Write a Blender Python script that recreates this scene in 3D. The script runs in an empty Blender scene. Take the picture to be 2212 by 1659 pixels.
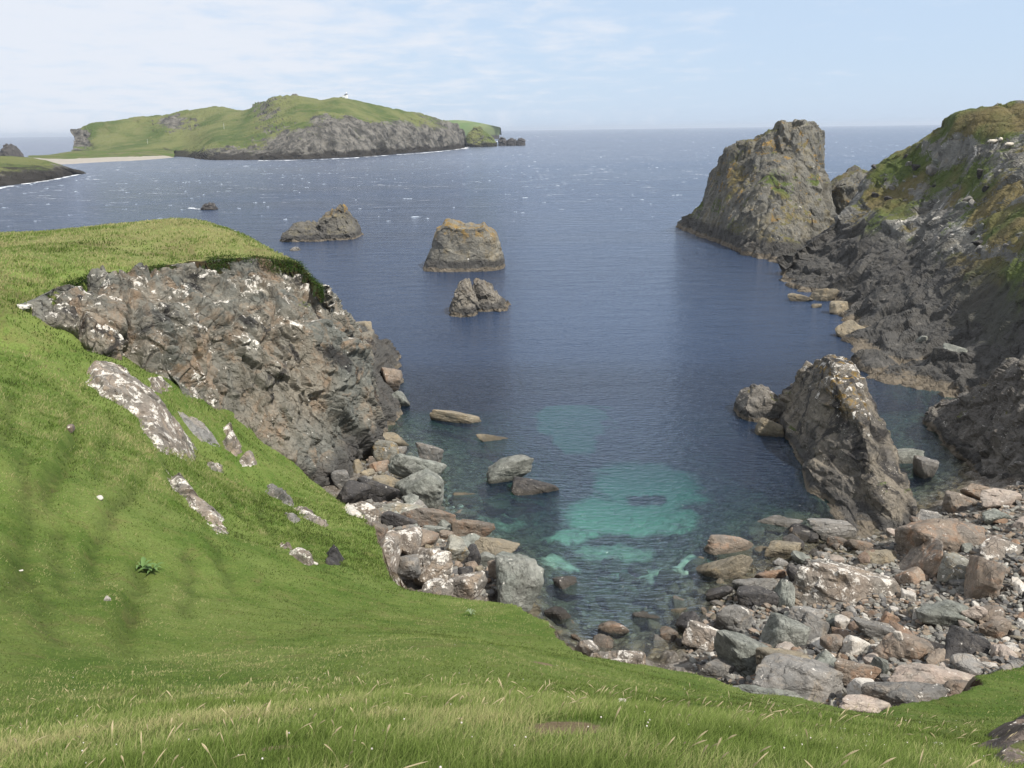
import bpy, bmesh, math
import numpy as np
from mathutils import Matrix, Vector

# ------------------------------------------------------------------ camera, sky, sun, exposure
scene = bpy.context.scene
COL = scene.collection
F = 1106/math.tan(math.radians(32.5)); H = 25.0
PITCH = math.atan((829.5-280)/F); ROLL = math.radians(0.78)
cr, sr, cp, sp = math.cos(ROLL), math.sin(ROLL), math.cos(PITCH), math.sin(PITCH)
X_ = Vector((1, 0, 0)); U_ = Vector((0, sp, cp)); F_ = Vector((0, cp, -sp))
right = cr*X_ - sr*U_; up = sr*X_ + cr*U_
cam = bpy.data.cameras.new("camera"); co = bpy.data.objects.new("camera", cam); COL.objects.link(co)
M = Matrix((right, up, -F_)).transposed().to_4x4(); M.translation = Vector((0, 0, H))
co.matrix_world = M
cam.sensor_width = 36; cam.lens = 18/math.tan(math.radians(32.5))
cam.clip_start = 0.05; cam.clip_end = 60000
scene.camera = co

SUN_DIR = Vector((0.56, -0.46, 0.98)).normalized()      # towards the sun
sun = bpy.data.lights.new("sun", 'SUN'); so = bpy.data.objects.new("sun", sun); COL.objects.link(so)
sun.energy = 3.9; sun.angle = math.radians(0.8); sun.color = (1.0, 0.955, 0.88)
so.rotation_euler = SUN_DIR.to_track_quat('Z', 'Y').to_euler()

world = bpy.data.worlds.new("World"); scene.world = world; world.use_nodes = True
wt = world.node_tree; wt.nodes.clear()
def wn(t, **k):
    n = wt.nodes.new(t)
    for a, b in k.items(): setattr(n, a, b)
    return n
sky = wn('ShaderNodeTexSky', sky_type='NISHITA', sun_disc=False)
sky.sun_elevation = math.asin(SUN_DIR.z); sky.sun_rotation = math.atan2(SUN_DIR.x, SUN_DIR.y)
sky.air_density = 1.0; sky.dust_density = 0.6; sky.ozone_density = 1.6
tc = wn('ShaderNodeTexCoord')
sep = wn('ShaderNodeSeparateXYZ'); wt.links.new(tc.outputs['Generated'], sep.inputs[0])
# cloud layer: direction projected on a high flat sheet
zz = wn('ShaderNodeMath', operation='MAXIMUM'); wt.links.new(sep.outputs[2], zz.inputs[0]); zz.inputs[1].default_value = 0.02
za = wn('ShaderNodeMath', operation='ADD'); wt.links.new(zz.outputs[0], za.inputs[0]); za.inputs[1].default_value = 0.10
dv = wn('ShaderNodeVectorMath', operation='DIVIDE'); wt.links.new(tc.outputs['Generated'], dv.inputs[0])
cz = wn('ShaderNodeCombineXYZ')
for i in range(3): wt.links.new(za.outputs[0], cz.inputs[i])
wt.links.new(cz.outputs[0], dv.inputs[1])
def wnoise(scale, det, rough, dist=0.0):
    n = wn('ShaderNodeTexNoise'); n.inputs['Scale'].default_value = scale; n.inputs['Detail'].default_value = det
    n.inputs['Roughness'].default_value = rough; n.inputs['Distortion'].default_value = dist
    wt.links.new(dv.outputs[0], n.inputs['Vector']); return n
n1 = wnoise(3.2, 12, 0.60, 0.3); n2 = wnoise(0.55, 3, 0.5)
# veil of cloud thick to the left and overhead, open sky to the right
msx = wn('ShaderNodeMath', operation='MULTIPLY_ADD'); wt.links.new(sep.outputs[0], msx.inputs[0]); msx.inputs[1].default_value = -0.85; msx.inputs[2].default_value = 0.20
msz = wn('ShaderNodeMath', operation='MULTIPLY_ADD'); wt.links.new(sep.outputs[2], msz.inputs[0]); msz.inputs[1].default_value = 1.5; wt.links.new(msx.outputs[0], msz.inputs[2])
m3 = wn('ShaderNodeMath', operation='MULTIPLY_ADD'); wt.links.new(n1.outputs[0], m3.inputs[0]); m3.inputs[1].default_value = 1.5; wt.links.new(msz.outputs[0], m3.inputs[2])
m4 = wn('ShaderNodeMath', operation='MULTIPLY_ADD'); wt.links.new(n2.outputs[0], m4.inputs[0]); m4.inputs[1].default_value = 0.5; wt.links.new(m3.outputs[0], m4.inputs[2])
cr_ = wn('ShaderNodeMapRange', interpolation_type='SMOOTHSTEP'); wt.links.new(m4.outputs[0], cr_.inputs[0])
cr_.inputs[1].default_value = 1.08; cr_.inputs[2].default_value = 1.80; cr_.inputs[3].default_value = 0.0; cr_.inputs[4].default_value = 0.9
hs = wn('ShaderNodeHueSaturation'); hs.inputs['Saturation'].default_value = 0.62; hs.inputs['Value'].default_value = 1.1
wt.links.new(sky.outputs[0], hs.inputs['Color'])
pale = wn('ShaderNodeMix', data_type='RGBA'); pale.inputs[0].default_value = 0.78
wt.links.new(hs.outputs[0], pale.inputs[6]); pale.inputs[7].default_value = (4.35, 5.6, 7.35, 1)
mixc = wn('ShaderNodeMix', data_type='RGBA'); wt.links.new(cr_.outputs[0], mixc.inputs[0])
wt.links.new(pale.outputs[2], mixc.inputs[6]); mixc.inputs[7].default_value = (6.5, 6.8, 7.4, 1)
bg = wn('ShaderNodeBackground'); bg.inputs[1].default_value = 0.085
wt.links.new(mixc.outputs[2], bg.inputs[0])
wo = wn('ShaderNodeOutputWorld'); wt.links.new(bg.outputs[0], wo.inputs[0])
scene.view_settings.view_transform = 'Standard'; scene.view_settings.look = 'None'
scene.view_settings.exposure = 0.6; scene.view_settings.gamma = 1.0
scene.cycles.max_bounces = 6; scene.cycles.transparent_max_bounces = 10
scene.cycles.use_denoising = True
scene.cycles.volume_bounces = 0

# ------------------------------------------------------------------ projection helpers (points of the survey, full-width view 2212 px)
def ray(u, v):
    a = (np.asarray(u, float)-1106)/F; b = -(np.asarray(v, float)-829.5)/F
    a, b = a*cr + b*sr, -a*sr + b*cr
    return np.stack([a, cp+b*sp, -sp+b*cp], -1)
def Z(u, v, z):
    d = ray(u, v); t = (z-H)/d[..., 2]
    return d*t[..., None] + np.array([0, 0, H])
def Y(u, v, y):
    d = ray(u, v); t = y/d[..., 1]
    return d*t[..., None] + np.array([0, 0, H])
def P(c):
    """(u, v, 'z'|'y', value) or a world point"""
    if len(c) == 3: return np.array(c, float)
    return Z(c[0], c[1], c[3]) if c[2] == 'z' else Y(c[0], c[1], c[3])

# ------------------------------------------------------------------ numpy noise
def _h(ix, iy, iz, s):
    h = (ix*374761393 + iy*668265263 + iz*2147483647 + s*1274126177) & 0xffffffff
    h = ((h ^ (h >> 13))*1274126177) & 0xffffffff
    h = ((h ^ (h >> 16))*2246822519) & 0xffffffff
    return (h ^ (h >> 15)) & 0xffffff
def hashf(ix, iy, iz, s): return _h(ix, iy, iz, s)/float(0xffffff)
def vnoise(p, seed=0):
    """smooth value noise, -1..1"""
    i = np.floor(p).astype(np.int64); f = p-i; f = f*f*f*(f*(f*6-15)+10)
    r = 0
    for dx in (0, 1):
        wx = f[:, 0] if dx else 1-f[:, 0]
        for dy in (0, 1):
            wy = f[:, 1] if dy else 1-f[:, 1]
            for dz in (0, 1):
                wz = f[:, 2] if dz else 1-f[:, 2]
                r = r + wx*wy*wz*hashf(i[:, 0]+dx, i[:, 1]+dy, i[:, 2]+dz, seed)
    return r*2-1
def fbm(p, seed=0, octv=4, gain=0.5, lac=2.03):
    r = 0; a = 1; t = 0
    for o in range(octv):
        r = r + a*vnoise(p*lac**o + o*17.3, seed+o*7); t += a; a *= gain
    return r/t
def cells(p, seed=0):
    """nearest cell: F1, F2, centre, integer id"""
    i = np.floor(p).astype(np.int64)
    n = len(p); f1 = np.full(n, 9.); f2 = np.full(n, 9.); ctr = np.zeros((n, 3)); cid = np.zeros((n, 3), np.int64)
    for dx in (-1, 0, 1):
        for dy in (-1, 0, 1):
            for dz in (-1, 0, 1):
                c = i + np.array([dx, dy, dz])
                q = np.stack([c[:, k] + hashf(c[:, 0], c[:, 1], c[:, 2], seed+11*k+1) for k in range(3)], -1)
                d = np.sqrt(((q-p)**2).sum(-1))
                m = d < f1
                f2 = np.where(m, f1, np.minimum(f2, d)); f1 = np.where(m, d, f1)
                ctr[m] = q[m]; cid[m] = c[m]
    return f1, f2, ctr, cid
def facets(p, scale, seed=0, tilt=1.0, crack=0.25, stretch=(1, 1, 1)):
    """blocky fractured rock: every cell a tilted plane, cracks between; result about -1..1 (times scale for metres)"""
    q = p/scale/np.array(stretch)
    q = q + 0.14*np.stack([vnoise(q*1.3, seed+k) for k in (50, 51, 52)], -1)
    f1, f2, c, cid = cells(q, seed)
    off = hashf(cid[:, 0], cid[:, 1], cid[:, 2], seed+90)*2-1
    n = np.stack([hashf(cid[:, 0], cid[:, 1], cid[:, 2], seed+91+k)*2-1 for k in range(3)], -1)
    e = np.clip((f2-f1)/0.16, 0, 1); e = e*e*(3-2*e)
    h = (0.45*off + tilt*((q-c)*n).sum(-1))*e
    return h - 0.35*crack*(1-e)
def sstep(a, b, x):
    t = np.clip((x-a)/(b-a), 0, 1); return t*t*(3-2*t)

# ------------------------------------------------------------------ mesh helpers
def mesh_np(name, verts, faces, smooth=False):
    me = bpy.data.meshes.new(name)
    verts = np.asarray(verts, np.float32); faces = np.asarray(faces, np.int32)
    k = faces.shape[1]; nf = len(faces)
    me.vertices.add(len(verts)); me.vertices.foreach_set('co', verts.ravel())
    me.loops.add(nf*k); me.loops.foreach_set('vertex_index', faces.ravel())
    me.polygons.add(nf); me.polygons.foreach_set('loop_start', np.arange(0, nf*k, k, dtype=np.int32))
    me.polygons.foreach_set('loop_total', np.full(nf, k, np.int32))
    me.update(calc_edges=True); me.validate()
    me.polygons.foreach_set('use_smooth', np.full(len(me.polygons), smooth))
    return me
def grid_faces(R, C):
    i = np.arange(R-1)[:, None]*C + np.arange(C-1)[None, :]
    return np.stack([i, i+1, i+C+1, i+C], -1).reshape(-1, 4)
def link(me, name, mat, parent=None, loc=None):
    o = bpy.data.objects.new(name, me); COL.objects.link(o)
    if mat: me.materials.append(mat)
    if parent: o.parent = parent
    if loc is not None: o.location = loc
    return o
def tag(o, label=None, cat=None, group=None, kind=None):
    if label: o['label'] = label
    if cat: o['category'] = cat
    if group: o['group'] = group
    if kind: o['kind'] = kind
    return o
def attr(me, name, vals):
    a = me.attributes.new(name, 'FLOAT', 'POINT'); a.data.foreach_set('value', np.asarray(vals, np.float32))
def base_obj(verts, faces, name, mat, base=None, smooth=False, attrs=None, parent=None):
    """mesh in world coordinates, stored with its origin at the thing's base"""
    v = np.asarray(verts)
    if base is None: base = np.array([v[:, 0].mean(), v[:, 1].mean(), v[:, 2].min()])
    me = mesh_np(name, v-base, faces, smooth)
    if attrs:
        for k, a in attrs.items(): attr(me, k, a)
    return link(me, name, mat, parent, base if parent is None else None)

def catmull(pts, n):
    """pts (K,...,3) resampled to n along axis 0"""
    K = len(pts); t = np.linspace(0, K-1, n); i = np.clip(np.floor(t).astype(int), 0, K-2); f = (t-i)
    f = f.reshape((-1,)+(1,)*(pts.ndim-1))
    p0 = pts[np.clip(i-1, 0, K-1)]; p1 = pts[i]; p2 = pts[i+1]; p3 = pts[np.clip(i+2, 0, K-1)]
    return 0.5*((2*p1)+(-p0+p2)*f+(2*p0-5*p1+4*p2-p3)*f**2+(-p0+3*p1-3*p2+p3)*f**3)
def resample(poly, n):
    poly = np.asarray(poly, float); d = np.r_[0, np.cumsum(np.linalg.norm(np.diff(poly, axis=0), axis=1))]
    t = np.linspace(0, d[-1], n)
    return np.stack([np.interp(t, d, poly[:, k]) for k in range(3)], -1)
def patch(cols, nc, nr, K=7, back=None, below=2.0):
    """cols: list of columns (top to bottom) of control points. returns (nr, nc, 3) grid"""
    A = []
    for c in cols:
        q = [P(x) for x in c]
        if back is not None: q = [q[0]+np.array(back)] + q
        pts = resample(q if back is None else q[1:], K)
        if back is not None: pts = np.vstack([q[0][None], pts])
        pts = np.vstack([pts, pts[-1]+np.array([0, 0, -below])[None]])
        A.append(pts)
    A = np.array(A)                      # (C, K, 3)
    A = catmull(A, nc)                   # along columns
    A = catmull(A.transpose(1, 0, 2), nr)
    return A
def gnormal(G):
    du = np.gradient(G, axis=1); dv = np.gradient(G, axis=0)
    n = np.cross(du, dv); n /= (np.linalg.norm(n, axis=-1, keepdims=True)+1e-9)
    return n
def rocky(G, amps, seed=0, flip=1, stretch=(1, 1, 1), fade=None, crack=0.25):
    """displace a grid along its normals with fractured-rock noise: amps = [(cell size m, amplitude m), ...]"""
    n = gnormal(G)*flip; p = G.reshape(-1, 3); nn = n.reshape(-1, 3); d = np.zeros(len(p))
    for k, (s, a) in enumerate(amps):
        d += a*facets(p, s, seed+13*k, stretch=stretch, crack=crack)
    d += amps[-1][1]*0.6*fbm(p/amps[-1][0]*1.7, seed+77, 3)
    if fade is not None: d *= fade.reshape(-1)
    return (p + nn*d[:, None]).reshape(G.shape)

def tps(pts, q, reg=0.02):
    pts = np.asarray(pts, float); n = len(pts)
    def k(r2): return 0.5*r2*np.log(r2+1e-9)
    d2 = ((pts[:, None, :2]-pts[None, :, :2])**2).sum(-1)
    A = np.zeros((n+3, n+3)); A[:n, :n] = k(d2)+np.eye(n)*reg*50; A[:n, n] = 1; A[:n, n+1:] = pts[:, :2]
    A[n, :n] = 1; A[n+1:, :n] = pts[:, :2].T
    w = np.linalg.solve(A, np.r_[pts[:, 2], 0, 0, 0])
    out = np.empty(len(q))
    for s in range(0, len(q), 20000):
        b = q[s:s+20000]; r2 = ((b[:, None, :]-pts[None, :, :2])**2).sum(-1)
        out[s:s+20000] = k(r2)@w[:n] + w[n] + b@w[n+1:]
    return out
def seg_dist(q, poly):
    """distance to a polyline and side (+ = right of travel)"""
    best = np.full(len(q), 1e9); side = np.zeros(len(q)); tt = np.zeros(len(q))
    poly = np.asarray(poly, float)[:, :2]
    for k in range(len(poly)-1):
        a, b = poly[k], poly[k+1]; ab = b-a; L = (ab**2).sum()+1e-9
        t = np.clip(((q-a)@ab)/L, 0, 1); c = a+t[:, None]*ab; d = np.linalg.norm(q-c, axis=1)
        cr2 = ab[0]*(q[:, 1]-a[1])-ab[1]*(q[:, 0]-a[0])
        m = d < best
        best = np.where(m, d, best); side = np.where(m, -np.sign(cr2), side); tt = np.where(m, k+t, tt)
    return best, side, tt/(len(poly)-1)
def inside(q, poly):
    poly = np.asarray(poly, float)[:, :2]; r = np.zeros(len(q), bool); n = len(poly); j = n-1
    for i in range(n):
        a, b = poly[i], poly[j]
        c = ((a[1] > q[:, 1]) != (b[1] > q[:, 1])) & (q[:, 0] < (b[0]-a[0])*(q[:, 1]-a[1])/(b[1]-a[1]+1e-12)+a[0])
        r ^= c; j = i
    return r

# ------------------------------------------------------------------ material helpers
class NT:
    def __init__(s, name):
        s.m = bpy.data.materials.new(name); s.m.use_nodes = True; s.t = s.m.node_tree; s.t.nodes.clear()
        s.out = s.n('ShaderNodeOutputMaterial'); s.geo = s.n('ShaderNodeNewGeometry')
        s.pos = s.geo.outputs['Position']
        s.sepn = s.n('ShaderNodeSeparateXYZ'); s.l(s.geo.outputs['Normal'], s.sepn.inputs[0])
        s.sepp = s.n('ShaderNodeSeparateXYZ'); s.l(s.pos, s.sepp.inputs[0])
        s.nz = s.sepn.outputs[2]; s.pz = s.sepp.outputs[2]
    def n(s, t, **k):
        x = s.t.nodes.new(t)
        for a, b in k.items(): setattr(x, a, b)
        return x
    def l(s, a, b): s.t.links.new(a, b)
    def set(s, inp, v):
        if hasattr(v, 'is_output'): s.l(v, inp)
        elif isinstance(v, (tuple, list)): inp.default_value = (*v, 1) if len(v) == 3 and inp.type == 'RGBA' else v
        else: inp.default_value = v
    def noise(s, scale, det=4, rough=0.55, dist=0, vec=None, sc3=None):
        x = s.n('ShaderNodeTexNoise'); x.inputs['Scale'].default_value = scale; x.inputs['Detail'].default_value = det
        x.inputs['Roughness'].default_value = rough; x.inputs['Distortion'].default_value = dist
        v = vec or s.pos
        if sc3:
            mp = s.n('ShaderNodeMapping'); mp.inputs['Scale'].default_value = sc3[:3]
            if len(sc3) > 3: mp.inputs['Rotation'].default_value = (0, 0, sc3[3])
            s.l(v, mp.inputs[0]); v = mp.outputs[0]
        s.l(v, x.inputs['Vector']); return x.outputs[0]
    def vor(s, scale, feature='F1', out='Distance', vec=None, rnd=1.0):
        x = s.n('ShaderNodeTexVoronoi', feature=feature); x.inputs['Scale'].default_value = scale
        x.inputs['Randomness'].default_value = rnd
        s.l(vec or s.pos, x.inputs['Vector']); return x.outputs[out]
    def math(s, op, a, b=0.0, c=0.0, clamp=False):
        x = s.n('ShaderNodeMath', operation=op, use_clamp=clamp)
        s.set(x.inputs[0], a); s.set(x.inputs[1], b); s.set(x.inputs[2], c); return x.outputs[0]
    def ramp(s, v, lo, hi, a=0.0, b=1.0):
        x = s.n('ShaderNodeMapRange', interpolation_type='SMOOTHSTEP'); s.set(x.inputs[0], v)
        x.inputs[1].default_value = lo; x.inputs[2].default_value = hi; x.inputs[3].default_value = a; x.inputs[4].default_value = b
        return x.outputs[0]
    def mix(s, f, a, b, mode='MIX'):
        x = s.n('ShaderNodeMix', data_type='RGBA', blend_type=mode); s.set(x.inputs[0], f); s.set(x.inputs[6], a); s.set(x.inputs[7], b)
        return x.outputs[2]
    def bump(s, h, dist, strength=1.0, prev=None):
        x = s.n('ShaderNodeBump'); x.inputs['Distance'].default_value = dist; x.inputs['Strength'].default_value = strength
        s.l(h, x.inputs['Height'])
        if prev: s.l(prev, x.inputs['Normal'])
        return x.outputs[0]
    def attr(s, name):
        x = s.n('ShaderNodeAttribute', attribute_name=name); return x.outputs['Fac']
    def finish(s, color, rough=0.85, normal=None, spec=0.3):
        b = s.n('ShaderNodeBsdfPrincipled'); s.set(b.inputs['Base Color'], color); s.set(b.inputs['Roughness'], rough)
        b.inputs['Specular IOR Level'].default_value = spec
        if normal: s.l(normal, b.inputs['Normal'])
        s.l(b.outputs[0], s.out.inputs[0]); return s.m

def rock_mat(name, cols, scale=1.0, white=0.0, orange=0.0, green=0.0, tide=None, crack=1.0, wet=None, var=0.25, orange_z=None, sat=1.0, bumpd=0.06, streak=None, darkpatch=0.0, white_z=None, veg=False):
    """cols: 3 base colours. scale: metres of the main mottling. white: share of white lichen. tide: (z pale top, z dark top)"""
    m = NT(name); s = 1.0/scale
    warp = m.noise(0.35*s, 3)
    big = m.noise(0.30*s, 5, 0.6, 0.6); mid = m.noise(1.4*s, 6, 0.65, 0.3); fine = m.noise(9*s, 5, 0.7)
    c = m.mix(m.ramp(big, 0.38, 0.62), cols[0], cols[1])
    c = m.mix(m.ramp(m.noise(0.8*s, 6, 0.7, 1.0), 0.48, 0.66), c, cols[2])
    cellc = m.vor(1.1*s, out='Color')
    sp_ = m.n('ShaderNodeSeparateColor'); m.l(cellc, sp_.inputs[0])
    c = m.mix(m.math('MULTIPLY', sp_.outputs[0], 0.35), c, cols[1])
    if streak:
        st = m.noise(1.0*s, 6, 0.65, 0.4, sc3=streak)
        c = m.mix(m.ramp(st, 0.42, 0.62, 0, 0.55), c, tuple(0.45*x for x in cols[0]))
    # tone variation
    v = m.math('MULTIPLY_ADD', fine, 0.9, 0.55)
    v = m.math('MULTIPLY', v, m.math('MULTIPLY_ADD', mid, 1.1, 0.45))
    vc = m.n('ShaderNodeCombineColor')
    for i in range(3): m.l(v, vc.inputs[i])
    c = m.mix(1.0, c, vc.outputs[0], 'MULTIPLY')
    if var:
        oi = m.n('ShaderNodeObjectInfo'); r = m.math('MULTIPLY_ADD', oi.outputs['Random'], var*2, 1-var)
        rc = m.n('ShaderNodeCombineColor')
        for i in range(3): m.l(r, rc.inputs[i])
        c = m.mix(1.0, c, rc.outputs[0], 'MULTIPLY')
    if darkpatch:
        c = m.mix(m.ramp(m.noise(0.5*s, 7, 0.7, 0.8), 0.62-0.2*darkpatch, 0.70-0.2*darkpatch, 0, 0.85), c, (0.022, 0.021, 0.022))
    if orange:
        o = m.noise(1.1*s, 7, 0.72, 0.5)
        f = m.ramp(o, 0.66-0.2*orange, 0.72-0.2*orange)
        if orange_z: f = m.math('MULTIPLY', f, m.ramp(m.pz, orange_z[0], orange_z[1]))
        c = m.mix(m.math('MULTIPLY', f, 0.85), c, m.mix(m.noise(5*s, 3), (0.29, 0.155, 0.035), (0.21, 0.16, 0.05)))
    if white:
        w = m.noise(1.5*s, 8, 0.7, 0.35)
        w = m.math('ADD', w, m.math('MULTIPLY', m.nz, 0.05))
        if white_z: w = m.math('ADD', w, m.ramp(m.pz, white_z[0], white_z[1], -0.12, 0.02))
        c = m.mix(m.math('MULTIPLY', m.ramp(w, 0.70-0.22*white, 0.735-0.22*white), m.ramp(m.noise(14*s, 3), 0.3, 0.5)), c, (0.62, 0.58, 0.52))
        sp2 = m.vor(6*s); spm = m.ramp(sp2, 0.16, 0.10)
        c = m.mix(m.math('MULTIPLY', spm, m.ramp(m.noise(0.9*s, 3), 0.5, 0.6)), c, (0.55, 0.52, 0.47))
    if green:
        g = m.math('ADD', m.noise(0.45*s, 6, 0.7, 0.4), m.math('MULTIPLY', m.nz, 0.16))
        if veg: g = m.math('ADD', g, m.math('MULTIPLY_ADD', m.attr('veg'), 0.5, -0.25))
        c = m.mix(m.ramp(g, 0.80-0.3*green, 0.85-0.3*green), c, m.mix(m.ramp(m.noise(0.25*s, 4), .4, .6), m.mix(m.noise(3*s, 4), (0.045, 0.070, 0.018), (0.110, 0.130, 0.038)), (0.135, 0.11, 0.05)))
    # cracks
    crk = m.vor(0.7*s, 'DISTANCE_TO_EDGE', vec=None)
    wv = m.n('ShaderNodeVectorMath', operation='MULTIPLY_ADD')
    nn = m.n('ShaderNodeTexNoise'); nn.inputs['Scale'].default_value = 0.9*s; nn.inputs['Detail'].default_value = 5; m.l(m.pos, nn.inputs['Vector'])
    m.l(nn.outputs['Color'], wv.inputs[0]); wv.inputs[1].default_value = (1.6*scale,)*3; m.l(m.pos, wv.inputs[2])
    crk = m.vor(0.8*s, 'DISTANCE_TO_EDGE', vec=wv.outputs[0]); crk2 = m.vor(2.6*s, 'DISTANCE_TO_EDGE', vec=wv.outputs[0])
    ck = m.ramp(crk, 0.0, 0.035); ck2 = m.ramp(crk2, 0.0, 0.05)
    c = m.mix(m.math('MULTIPLY', m.math('MULTIPLY', m.math('SUBTRACT', 1.0, ck), m.ramp(m.noise(0.6*s, 3), 0.45, 0.6)), 0.45*crack), c, (0.03, 0.027, 0.024))
    if tide:
        wz = m.math('ADD', m.pz, m.math('MULTIPLY_ADD', m.noise(0.7, 4, 0.6), 1.6*tide[1]/2.5, -0.8*tide[1]/2.5))
        c = m.mix(m.ramp(wz, tide[1]*1.25, tide[1]*0.8, 0, 0.9), c, m.mix(mid, (0.030, 0.029, 0.029), (0.10, 0.094, 0.086)))
        wz2 = m.math('ADD', m.pz, m.math('MULTIPLY_ADD', m.noise(0.8, 6, .7), 1.3, -0.65))
        c = m.mix(m.ramp(wz2, tide[0]*.75+0.10, tide[0]*.75-0.15, 0, 0.9), c, m.mix(mid, (0.075, 0.062, 0.045), (0.24, 0.20, 0.15)))
    if not tide: c = m.mix(m.ramp(m.math('ADD', m.pz, m.math('MULTIPLY_ADD', mid, .7, -.35)), 0.6, 0.1, 0, 0.6), c, (0.045, 0.038, 0.028))
    # weed-dark below the water
    c = m.mix(m.ramp(m.pz, 0.10, -0.25, 0, 0.75), c, m.mix(mid, (0.045, 0.035, 0.02), (0.13, 0.11, 0.06)))
    h1 = m.math('ADD', m.math('MULTIPLY', ck, 0.25), m.math('MULTIPLY', mid, 1.5))
    h1 = m.math('ADD', h1, m.math('MULTIPLY', ck2, 0.10))
    nb = m.bump(h1, bumpd*2.2, 1.0)
    nb = m.bump(fine, bumpd*0.8, 1.0, nb)
    return m.finish(c, 0.88, nb, 0.22)

GREY = [(0.20, 0.195, 0.18), (0.15, 0.15, 0.145), (0.235, 0.20, 0.155)]
CLIFF = [(0.19, 0.168, 0.133), (0.12, 0.122, 0.108), (0.21, 0.15, 0.10)]
M_cliff = rock_mat('cliff_rock', CLIFF, 2.2, white=0.42, white_z=(5, 13), orange=0, green=0.12, var=0, crack=0.9, bumpd=0.09, darkpatch=0.36, tide=(0.5, 3.0))
M_head = rock_mat('headland_rock', [(0.24, 0.235, 0.21), (0.15, 0.145, 0.135), (0.22, 0.20, 0.16)], 3.0, white=0.34, green=0.84, veg=True, tide=(0.9, 8.5), var=0, streak=(1, 1, 0.22), bumpd=0.2)
M_stack = rock_mat('stack_rock', [(0.185, 0.172, 0.142), (0.125, 0.122, 0.11), (0.18, 0.155, 0.10)], 3.0, white=0.05, orange=0.42, green=0.56, tide=(1.2, 3.2), var=0, orange_z=(2, 9), bumpd=0.16, streak=(1, 1, .22))
M_stack2 = rock_mat('islet_rock', [(0.20, 0.185, 0.15), (0.145, 0.138, 0.12), (0.185, 0.155, 0.105)], 2.0, white=0.05, orange=0.75, green=0.0, tide=(0.9, 2.0), var=0, orange_z=(4.5, 7.5), bumpd=0.12)
M_islet = rock_mat('skerry_rock', [(0.22, 0.195, 0.155), (0.165, 0.15, 0.13), (0.10, 0.09, 0.08)], 1.4, white=0.1, orange=0.55, green=0.0, tide=(0.55, 1.2), var=0, orange_z=(3.0, 4.6), bumpd=0.08)
M_spur = rock_mat('spur_rock', [(0.115, 0.105, 0.095), (0.17, 0.155, 0.135), (0.055, 0.052, 0.05)], 1.3, white=0.22, green=0.25, tide=(0.5, 0.9), var=0, bumpd=0.09)
M_twin = rock_mat('twin_rock', [(0.13, 0.12, 0.10), (0.09, 0.085, 0.078), (0.16, 0.14, 0.09)], 2.0, orange=0.8, var=0, orange_z=(4.5, 7), tide=(0.6, 1.5), bumpd=.1)
M_lean = rock_mat('fin_rock', [(0.10, 0.092, 0.082), (0.19, 0.165, 0.13), (0.05, 0.047, 0.045)], 1.3, white=0.40, white_z=(2, 6), orange=0.66, green=0.2, tide=(0.4, 0.8), var=0, orange_z=(4.2, 6.5), bumpd=0.09, darkpatch=0.5)
M_gr = rock_mat('grey_stone', [(0.23, 0.215, 0.195), (0.165, 0.16, 0.15), (0.26, 0.225, 0.185)], 0.7, white=0.20, var=0.22, bumpd=0.035)
M_gn = rock_mat('green_grey_stone', [(0.19, 0.20, 0.175), (0.255, 0.255, 0.225), (0.15, 0.155, 0.135)], 0.7, white=0.10, var=0.15, bumpd=0.035, streak=(1, .3, 1))
M_br = rock_mat('brown_stone', [(0.215, 0.17, 0.13), (0.155, 0.135, 0.115), (0.23, 0.15, 0.10)], 0.8, white=0.12, var=0.2, bumpd=0.035)
M_tan = rock_mat('tan_stone', [(0.23, 0.195, 0.14), (0.17, 0.15, 0.115), (0.25, 0.20, 0.13)], 0.7, white=0.0, var=0.15, bumpd=0.03)
M_dk = rock_mat('dark_stone', [(0.065, 0.06, 0.058), (0.045, 0.043, 0.043), (0.10, 0.09, 0.08)], 0.7, white=0.12, var=0.2, bumpd=0.035)
M_wh = rock_mat('white_stone', [(0.52, 0.49, 0.44), (0.40, 0.37, 0.33), (0.48, 0.41, 0.33)], 0.5, white=0.0, var=0.1, bumpd=0.02, crack=0.4)
M_ru = rock_mat('rusty_stone', [(0.24, 0.15, 0.095), (0.18, 0.135, 0.105), (0.25, 0.18, 0.125)], 0.5, white=0.05, var=0.15, bumpd=0.025)
M_pk = rock_mat('pink_stone', [(0.36, 0.285, 0.235), (0.30, 0.26, 0.225), (0.40, 0.34, 0.28)], 0.5, white=0.1, var=0.1, bumpd=0.02)
M_li = rock_mat('lichen_stone', [(0.23, 0.19, 0.155), (0.165, 0.15, 0.13), (0.27, 0.21, 0.155)], 0.9, white=0.62, var=0.12, bumpd=0.045)
M_lo = rock_mat('orange_lichen_stone', [(0.26, 0.25, 0.21), (0.19, 0.185, 0.16), (0.25, 0.20, 0.13)], 0.7, white=0.35, orange=0.45, var=0.1, bumpd=0.035)

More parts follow.
